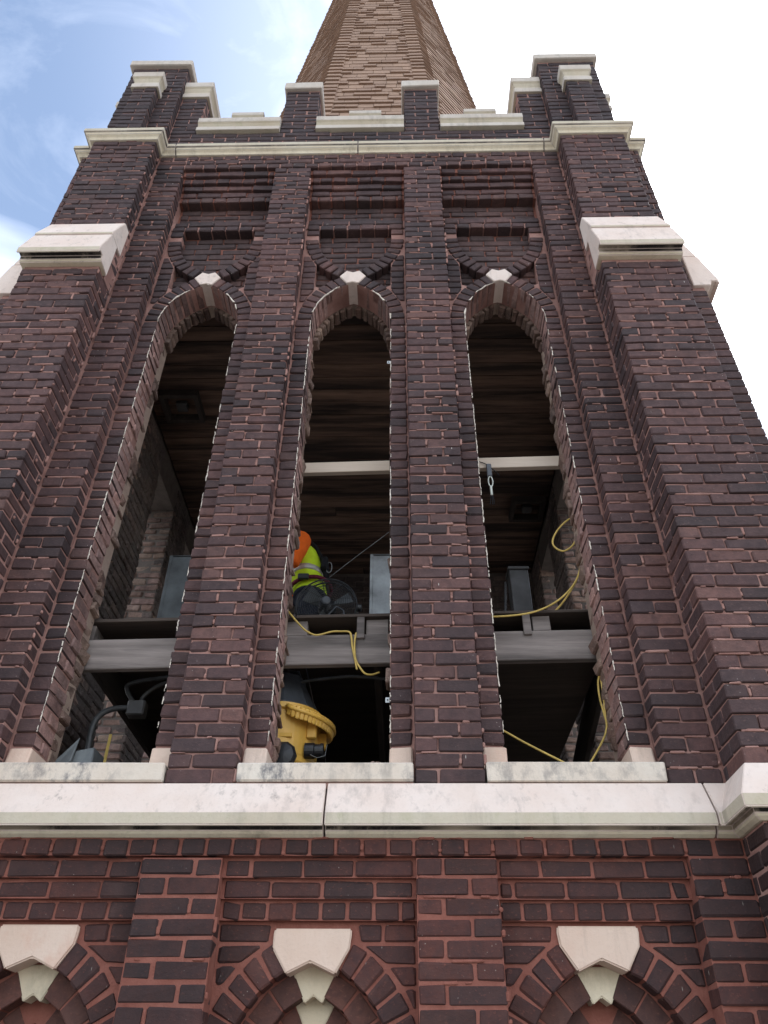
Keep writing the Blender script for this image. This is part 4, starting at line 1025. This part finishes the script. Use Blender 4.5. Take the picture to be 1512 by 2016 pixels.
# ---- the worker on the platform, seen from behind the middle opening
px_, py_, pz_ = -0.412, 1.80, 2.289
per = empty('person', (px_, py_, pz_), 'person in lime safety vest, orange shirt and maroon harness, bending on the platform', 'person')
def W(p): return (px_+p[0], py_+p[1], pz_+p[2])
def ell(b, rings, seg=20):
    """stack of ellipses [(cx, cy, cz, rx, ry)]"""
    vs = [W((c[0]+c[3]*math.cos(2*math.pi*k/seg), c[1]+c[4]*math.sin(2*math.pi*k/seg), c[2])) for c in rings for k in range(seg)]; fs = []
    for i in range(len(rings)-1):
        for k in range(seg): fs.append([i*seg+k, i*seg+(k+1) % seg, (i+1)*seg+(k+1) % seg, (i+1)*seg+k])
    fs += [list(range(seg))[::-1], list(range((len(rings)-1)*seg, len(rings)*seg))]; b.add(vs, fs)
body = MB()
ell(body, [(0.05, 0, 0.84, 0.10, 0.15), (0.05, 0, 0.92, 0.125, 0.18), (0.035, 0, 1.05, 0.11, 0.155), (0.0, 0, 1.22, 0.125, 0.18), (-0.05, 0, 1.36, 0.12, 0.20), (-0.09, 0, 1.43, 0.085, 0.14), (-0.12, 0, 1.46, 0.06, 0.07)])
def limb(pts, rr): body.tube([W(p) for p in pts], rr, 12)
limb([(-0.10, 0, 1.42), (-0.17, 0, 1.50), (-0.21, 0, 1.54)], [0.062, 0.056, 0.056])
ell(body, [(-0.215, 0, 1.47, 0.05, 0.045), (-0.22, 0, 1.50, 0.085, 0.066), (-0.225, 0, 1.56, 0.104, 0.078), (-0.23, 0, 1.62, 0.102, 0.08), (-0.225, 0, 1.67, 0.075, 0.06), (-0.225, 0, 1.695, 0.03, 0.025)])
limb([(-0.315, 0, 1.58), (-0.345, 0, 1.555), (-0.32, 0, 1.54)], [0.012, 0.016, 0.012])       # nose
for s_ in (-1, 1):
    limb([(0.05, s_*0.09, 0.90), (0.03, s_*0.10, 0.70), (-0.02, s_*0.105, 0.48), (0.02, s_*0.105, 0.28), (0.05, s_*0.105, 0.08)], [0.095, 0.086, 0.06, 0.058, 0.042])
    limb([(0.08, s_*0.105, 0.045), (-0.02, s_*0.105, 0.045), (-0.13, s_*0.11, 0.036), (-0.17, s_*0.11, 0.03)], [0.042, 0.045, 0.038, 0.024])
    sh, el, wr = (-0.035, s_*0.20, 1.365), (-0.07, s_*0.265, 1.12), (-0.30, s_*0.20, 1.06)
    limb([(-0.05, s_*0.12, 1.38), sh, ((sh[0]+el[0])/2, s_*0.23, 1.25), el, (-0.22, s_*0.235, 1.075), wr], [0.08, 0.086, 0.076, 0.06, 0.044, 0.03])
    limb([wr, (-0.40, s_*0.195, 1.05), (-0.43, s_*0.19, 1.045)], [0.028, 0.036, 0.03])
    for f_, (dy, ln) in enumerate(((-0.028, 0.065), (-0.010, 0.078), (0.010, 0.073), (0.026, 0.056))):
        limb([(-0.425, s_*0.19+dy, 1.045), (-0.425-ln*0.5, s_*0.19+dy*1.15, 1.038), (-0.425-ln*0.85, s_*0.19+dy*1.15, 1.012)], [0.011, 0.010, 0.008])
    limb([(-0.395, s_*0.19-s_*0.02, 1.055), (-0.42, s_*0.19-s_*0.05, 1.04), (-0.45, s_*0.19-s_*0.055, 1.025)], [0.013, 0.011, 0.009])
bo = body.build('body', ['orange', 'denim', 'skin', 'black_plastic'], per)
rm = bo.modifiers.new('remesh', 'REMESH'); rm.mode = 'VOXEL'; rm.voxel_size = 0.010; rm.use_smooth_shade = True
sm_ = bo.modifiers.new('smooth', 'SMOOTH'); sm_.iterations = 4; sm_.factor = 0.5
dg = bpy.context.evaluated_depsgraph_get(); me = bpy.data.meshes.new_from_object(bo.evaluated_get(dg)); bo.modifiers.clear(); bo.data = me
for pgn in me.polygons:
    c = pgn.center; x, y, z = c.x, c.y, c.z
    mi = 0
    if z < 0.10: mi = 3
    elif z < 0.925 and x > -0.16: mi = 1
    elif z > 1.455 or x < -0.135 and z < 1.2: mi = 2
    pgn.material_index = mi; pgn.use_smooth = True
def vest_ring(z0, z1, off, n=9):
    prof = [(0.95, 0.05, 0.135, 0.192), (1.05, 0.035, 0.13, 0.178), (1.22, 0.0, 0.145, 0.20), (1.34, -0.043, 0.142, 0.212), (1.42, -0.08, 0.10, 0.155)]
    R_ = []
    for i in range(n):
        z = z0+(z1-z0)*i/(n-1)
        zs_ = [p[0] for p in prof]; R_.append((np.interp(z, zs_, [p[1] for p in prof]), 0, z, np.interp(z, zs_, [p[2] for p in prof])+off, np.interp(z, zs_, [p[3] for p in prof])+off*0.6))
    return R_
part('safety_vest', 'lime', per, lambda b: ell(b, vest_ring(0.945, 1.415, 0.0, 12), 32), smooth=True)
part('reflective_band', 'reflect', per, lambda b: ell(b, vest_ring(1.11, 1.155, 0.004, 3), 32), smooth=True)
part('shirt_hem', 'denim', per, lambda b: ell(b, [(0.05, 0, 0.915, 0.136, 0.190), (0.05, 0, 0.95, 0.137, 0.193)], 32), smooth=True)
part('waist_strap', 'maroon', per, lambda b: b.tube([W((0.04+0.165*math.cos(a), 0.212*math.sin(a), 1.01+0.035*math.cos(a))) for a in np.linspace(0, 2*math.pi, 41)[:-1]], 0.016, 6, closed=True), smooth=True)
part('buckle', 'black_plastic', per, lambda b: b.cbox(px_-0.03, px_+0.055, py_-0.235, py_-0.205, pz_+0.985, pz_+1.035, 0.006))
part('back_strap', 'black_web', per, lambda b: b.tube([W(p) for p in ((-0.10, -0.10, 1.47), (-0.01, -0.11, 1.455), (0.07, -0.11, 1.38), (0.125, -0.11, 1.27), (0.155, -0.11, 1.16), (0.175, -0.10, 1.05))], 0.016, 8), smooth=True)
part('dorsal_pad', 'black_web', per, lambda b: b.cbox(px_+0.13, px_+0.185, py_-0.16, py_+0.02, pz_+1.13, pz_+1.25, 0.015))
part('lanyard_ring', 'galv', per, lambda b: b.tube([W((0.195+0.022*math.cos(a), -0.12, 1.16+0.05*math.sin(a))) for a in np.linspace(0, 2*math.pi, 17)[:-1]], 0.004, 6, closed=True), smooth=True)
part('hair', 'hair', per, lambda b: ell(b, [(-0.205, 0, 1.56, 0.098, 0.083), (-0.215, 0, 1.63, 0.104, 0.087), (-0.22, 0, 1.68, 0.082, 0.068), (-0.22, 0, 1.708, 0.03, 0.028)]), smooth=True)

# ---- wet-dry vacuum
vx, vy, vz = -0.345, 0.80, FLOOR
vac = empty('shop_vacuum', (vx, vy, vz), 'yellow drum vacuum with charcoal lid behind the sill of the middle opening', 'vacuum')
part('drum', 'yellow', vac, lambda b: b.lathe([(0.17, 0.09), (0.195, 0.10), (0.205, 0.30), (0.212, 0.31), (0.212, 0.34), (0.215, 0.35), (0.226, 0.575), (0.243, 0.582), (0.243, 0.612), (0.225, 0.615), (0.20, 0.60)], (vx, vy, vz), 'Z', 48), smooth=False)
def vac_handle(b):
    aa = np.linspace(rad(-75), rad(40), 25)
    for i in range(len(aa)-1):
        C = np.zeros((2, 2, 2, 3))
        for kk, a in enumerate((aa[i]+0.003, aa[i+1]-0.003)):
            e = math.sin(math.pi*(i+kk)/24)**0.5
            for ii, (r0, r1) in enumerate(((0.225, 0.236+0.0*e), (0.245+0.055*e, 0.258+0.062*e))):
                C[ii, 0, kk] = (vx+r1*math.cos(a), vy+r1*math.sin(a), vz+(0.60 if ii == 0 else 0.60-0.05*e)); C[ii, 1, kk] = (vx+r0*math.cos(a), vy+r0*math.sin(a), vz+(0.575 if ii == 0 else 0.535-0.05*e))
        b.hexa(C, 0.003)
part('handle', 'yellow', vac, vac_handle)
part('handle_rim', 'yellow', vac, lambda b: b.tube([(vx+(0.252+0.058*math.sin(math.pi*i/24)**0.5)*math.cos(a), vy+(0.252+0.058*math.sin(math.pi*i/24)**0.5)*math.sin(a), vz+0.585-0.055*math.sin(math.pi*i/24)**0.5) for i, a in enumerate(np.linspace(rad(-75), rad(40), 25))], 0.012, 8), smooth=True)
for a in (-35, 5):
    part('latch', 'yellow', vac, lambda b: b.cbox(vx+0.23*math.cos(rad(a))-0.02, vx+0.23*math.cos(rad(a))+0.035, vy+0.23*math.sin(rad(a))-0.02, vy+0.23*math.sin(rad(a))+0.02, vz+0.44, vz+0.53, 0.006))
part('lid', 'grey_plastic', vac, lambda b: b.lathe([(0.222, 0.612), (0.222, 0.628), (0.205, 0.64), (0.135, 0.80), (0.12, 0.845), (0.09, 0.86), (0.02, 0.865)], (vx, vy, vz), 'Z', 9))
part('carry_handle', 'black_plastic', vac, lambda b: b.tube([(vx-0.09, vy, vz+0.84), (vx-0.08, vy, vz+0.90), (vx+0.08, vy, vz+0.90), (vx+0.11, vy, vz+0.82), (vx+0.20, vy+0.03, vz+0.66)], 0.012, 8), smooth=True)
part('hose_port', 'black_plastic', vac, lambda b: b.lathe([(0.043, 0.0), (0.043, 0.05), (0.036, 0.055), (0.036, 0.085), (0.041, 0.085), (0.041, 0.10), (0.02, 0.102)], (vx+0.165, vy-0.13, vz+0.375), 'X', 18), smooth=False)
part('port_wire', 'galv', vac, lambda b: b.tube([(vx+0.20, vy-0.17, vz+0.34), (vx+0.24, vy-0.19, vz+0.315), (vx+0.28, vy-0.18, vz+0.33), (vx+0.285, vy-0.15, vz+0.40)], 0.0018, 5))
part('drain_cap', 'black_plastic', vac, lambda b: b.lathe([(0.075, 0.0), (0.075, -0.02), (0.06, -0.035), (0.01, -0.04)], (vx+0.06, vy-0.20, vz+0.32), 'Y', 10))
part('label_plate', 'yellow', vac, lambda b: b.cbox(vx+0.02, vx+0.10, vy-0.216, vy-0.19, vz+0.42, vz+0.445, 0.003))
for a in (45, 135, 225, 315):
    cxx, cyy = vx+0.19*math.cos(rad(a)), vy+0.19*math.sin(rad(a))
    part('caster', 'black_plastic', vac, lambda b: b.lathe([(0.02, -0.014), (0.042, -0.012), (0.042, 0.012), (0.02, 0.014)], (cxx, cyy, vz+0.045), 'X', 14))
    part('caster_fork', 'black_plastic', vac, lambda b: b.cbox(cxx-0.025, cxx+0.025, cyy-0.02, cyy+0.02, vz+0.07, vz+0.13, 0.005))

# ---- cords, conduit, rope grab
def spline(pts, n=6):
    out_ = []; p = [pts[0]]+list(pts)+[pts[-1]]
    for i in range(1, len(p)-2):
        a, b_, c, d = (Vector(q) for q in p[i-1:i+3])
        for k in range(n):
            t_ = k/n; out_.append(0.5*((2*b_)+(c-a)*t_+(2*a-5*b_+4*c-d)*t_*t_+(3*b_-a-3*c+d)*t_**3))
    return out_+[Vector(p[-2])]
def cord(name, pts, r_, mat, label, cat, extra=(), group=None):
    b = MB(); b.tube(spline(pts), r_, 8); o = b.build(name, mat, smooth=True)
    tag(o, label, cat, group)
    for e in extra: b = MB(); b.tube(spline(e), r_, 8); b.build('strand', mat, o, smooth=True)
    return o
cord('extension_cord', [(-0.40, 0.46, 2.42), (-0.327, 0.445, 2.337), (-0.279, 0.43, 2.27), (-0.231, 0.43, 2.213), (-0.187, 0.435, 2.172), (-0.13, 0.44, 2.15), (-0.05, 0.452, 2.178), (0.0, 0.458, 2.183), (0.05, 0.456, 2.178), (0.064, 0.452, 2.14), (0.071, 0.45, 2.08), (0.088, 0.452, 2.004), (0.1, 0.456, 1.945)], 0.0056, 'cord',
     'yellow cord draped over the grey beam in the middle opening', 'cord',
     ([(0.09, 0.47, 2.18), (0.085, 0.450, 2.14), (0.083, 0.447, 2.077), (0.091, 0.447, 2.006), (0.111, 0.45, 1.963), (0.143, 0.455, 1.923), (0.18, 0.47, 1.922), (0.22, 0.50, 1.95)],))
cord('extension_cord', [(1.47, 0.40, 2.99), (1.399, 0.42, 2.954), (1.339, 0.42, 2.903), (1.29, 0.42, 2.841), (1.26, 0.42, 2.773), (1.27, 0.42, 2.727), (1.311, 0.42, 2.701), (1.357, 0.42, 2.723), (1.39, 0.42, 2.764), (1.42, 0.40, 2.83)], 0.0056, 'cord',
     'yellow cord hanging in a loop at the right jamb of the right opening', 'cord')
cord('extension_cord', [(1.45, 0.41, 2.75), (1.423, 0.43, 2.67), (1.398, 0.43, 2.579), (1.362, 0.43, 2.497), (1.304, 0.43, 2.421), (1.228, 0.428, 2.353), (1.135, 0.425, 2.3), (1.031, 0.42, 2.267), (0.873, 0.425, 2.255), (0.70, 0.44, 2.27)], 0.0058, 'cord',
     'yellow cord sagging across the platform edge in the right opening', 'cord', ([(1.406, 0.46, 2.599), (1.378, 0.46, 2.528), (1.331, 0.46, 2.45), (1.273, 0.46, 2.368), (1.225, 0.47, 2.318)],))
cord('extension_cord', [(0.79, 0.43, 1.625), (0.831, 0.42, 1.601), (0.87, 0.42, 1.576), (0.953, 0.42, 1.524), (1.048, 0.42, 1.470), (1.137, 0.42, 1.421), (1.25, 0.43, 1.36)], 0.0056, 'cord', 'yellow cord stretched slantwise low down in the right opening', 'cord')
cord('extension_cord', [(1.42, 0.43, 1.95), (1.403, 0.415, 1.909), (1.379, 0.41, 1.844), (1.373, 0.41, 1.758), (1.38, 0.41, 1.674), (1.384, 0.41, 1.61), (1.362, 0.41, 1.547), (1.311, 0.41, 1.469), (1.263, 0.42, 1.405), (1.22, 0.44, 1.35)], 0.0052, 'cord', 'yellow and grey cord hanging down the right jamb under the beam', 'cord',
     ([(1.413, 0.42, 1.93), (1.396, 0.405, 1.86), (1.392, 0.405, 1.76), (1.386, 0.405, 1.68), (1.384, 0.41, 1.62)],))
cd = cord('conduit', [(-1.345, 0.70, 1.45), (-1.365, 0.7, 1.60), (-1.372, 0.7, 1.70), (-1.36, 0.7, 1.77), (-1.32, 0.7, 1.815), (-1.259, 0.7, 1.835), (-1.19, 0.7, 1.838)], 0.017, 'conduit', 'bent grey conduit with junction box low in the left opening', 'conduit')
part('junction_box', 'steel_dark', cd, lambda b: b.cbox(-1.195, -1.095, 0.665, 0.745, 1.785, 1.872, 0.008))
for q in ([(-1.175, 0.72, 1.872), (-1.225, 0.72, 1.94), (-1.235, 0.72, 1.985), (-1.19, 0.72, 2.005), (-1.099, 0.72, 2.022), (-0.93, 0.72, 2.045)], [(-1.13, 0.71, 1.873), (-1.13, 0.71, 1.90), (-1.095, 0.71, 1.945), (-1.034, 0.71, 1.985), (-0.92, 0.71, 2.025)]):
    b = MB(); pts = spline(q, 10); b.tube(pts, [0.0135 if i % 2 else 0.0115 for i in range(len(pts))], 8); b.build('flexible_conduit', 'conduit', cd, smooth=True)
part('yellow_tag', 'cord', cd, lambda b: b.cbox(-1.285, -1.268, 0.74, 0.745, 1.52, 1.70, 0.001))
b = MB(); pts = spline([(-0.36, 0.77, 1.99), (-0.219, 0.75, 2.02), (-0.072, 0.75, 2.04), (0.075, 0.75, 2.05), (0.33, 0.76, 2.03)], 16)
b.tube(pts, [0.012 if i % 2 else 0.0095 for i in range(len(pts))], 8); o = b.build('flexible_conduit', 'conduit', smooth=True); tag(o, 'thin ribbed black conduit running just under the beam in the middle opening', 'conduit')
cord('steel_wire', [(-0.15, 1.1, 2.97), (0.0, 1.1, 3.115), (0.271, 1.1, 3.367), (0.45, 1.1, 3.53)], 0.0022, 'galv', 'thin taut wire slanting up across the dark middle opening', 'wire')

rg = empty('rope_grab', (0.92, 0.415, 3.06), 'metal rope grab with white clip hanging from the pale board, right opening', 'clip')
part('sling', 'black_web', rg, lambda b: b.tube(spline([(0.86, 0.425, 3.43), (0.90, 0.42, 3.405), (0.935, 0.42, 3.37), (0.985, 0.42, 3.305)]), 0.003, 6))
part('body', 'grey_plastic', rg, lambda b: b.cbox(0.905, 0.938, 0.404, 0.42, 3.285, 3.395, 0.005))
part('carabiner', 'white_clip', rg, lambda b: b.tube([(0.923+0.014*math.cos(a), 0.412, 3.245+0.042*math.sin(a)) for a in np.linspace(0, 2*math.pi, 21)[:-1]], 0.0045, 6, closed=True), smooth=True)
part('clip', 'white_clip', rg, lambda b: b.cbox(0.914, 0.930, 0.406, 0.418, 3.13, 3.21, 0.003))
for dx in (-0.010, 0.003, 0.012):
    part('strap_end', 'black_web' if dx else 'white_clip', rg, lambda b: b.tube([(0.922+dx*0.4, 0.412, 3.13), (0.920+dx, 0.412, 3.09), (0.917+dx*1.2, 0.412, 3.055)], 0.003, 6))

# ---- torn flashing and rubble on the left sill, rubble on the middle sill
fl_ = empty('torn_flashing', (-1.22, 0.36, 1.2625), 'crumpled grey metal flashing lying on the left sill', 'flashing')
b = MB(); b.hexa(np.array([[[(-1.30, 0.33, 1.30), (-1.27, 0.33, 1.44)], [(-1.30, 0.45, 1.30), (-1.26, 0.47, 1.44)]], [[(-1.17, 0.33, 1.30), (-1.19, 0.34, 1.475)], [(-1.17, 0.46, 1.30), (-1.18, 0.48, 1.47)]]]), 0.004, 0.006); b.build('folded_sheet', 'galv_dark', fl_)
b = MB(); b.hexa(np.array([[[(-1.37, 0.32, 1.32), (-1.35, 0.31, 1.40)], [(-1.37, 0.33, 1.32), (-1.35, 0.32, 1.40)]], [[(-1.27, 0.30, 1.38), (-1.26, 0.30, 1.50)], [(-1.27, 0.31, 1.38), (-1.26, 0.31, 1.50)]]]), 0.002, 0.006); b.build('torn_sheet', 'galv_dark', fl_)
rb = MB()
for i in range(26):
    x, y_, r_ = 0.20+R(0, 0.085), R(0.10, 0.2), R(0.005, 0.014); rb.cbox(x-r_, x+r_, y_-r_, y_+r_, 1.2622, 1.2622+r_*R(1.5, 4.5), r_*0.4, r_*0.35)
o = rb.build('rubble', 'brick_rough'); tag(o, 'small heap of broken brick and mortar crumbs on the middle sill', 'rubble', kind='stuff')
for z_ in (1.60, 4.05):
    b = MB(); b.box(0.262, 0.2845, 0.118, 0.122, z_, z_+0.026); o = b.build('wall_bracket', 'galv'); tag(o, 'small metal angle fixed to the right jamb of the middle opening, ' + ('low down' if z_ < 2 else 'high up'), 'bracket')
    b = MB(); b.lathe([(0.004, 0), (0.004, -0.003)], (0.272, 0.118, z_+0.013), 'Y', 8); b.build('screw', 'black_plastic', o)
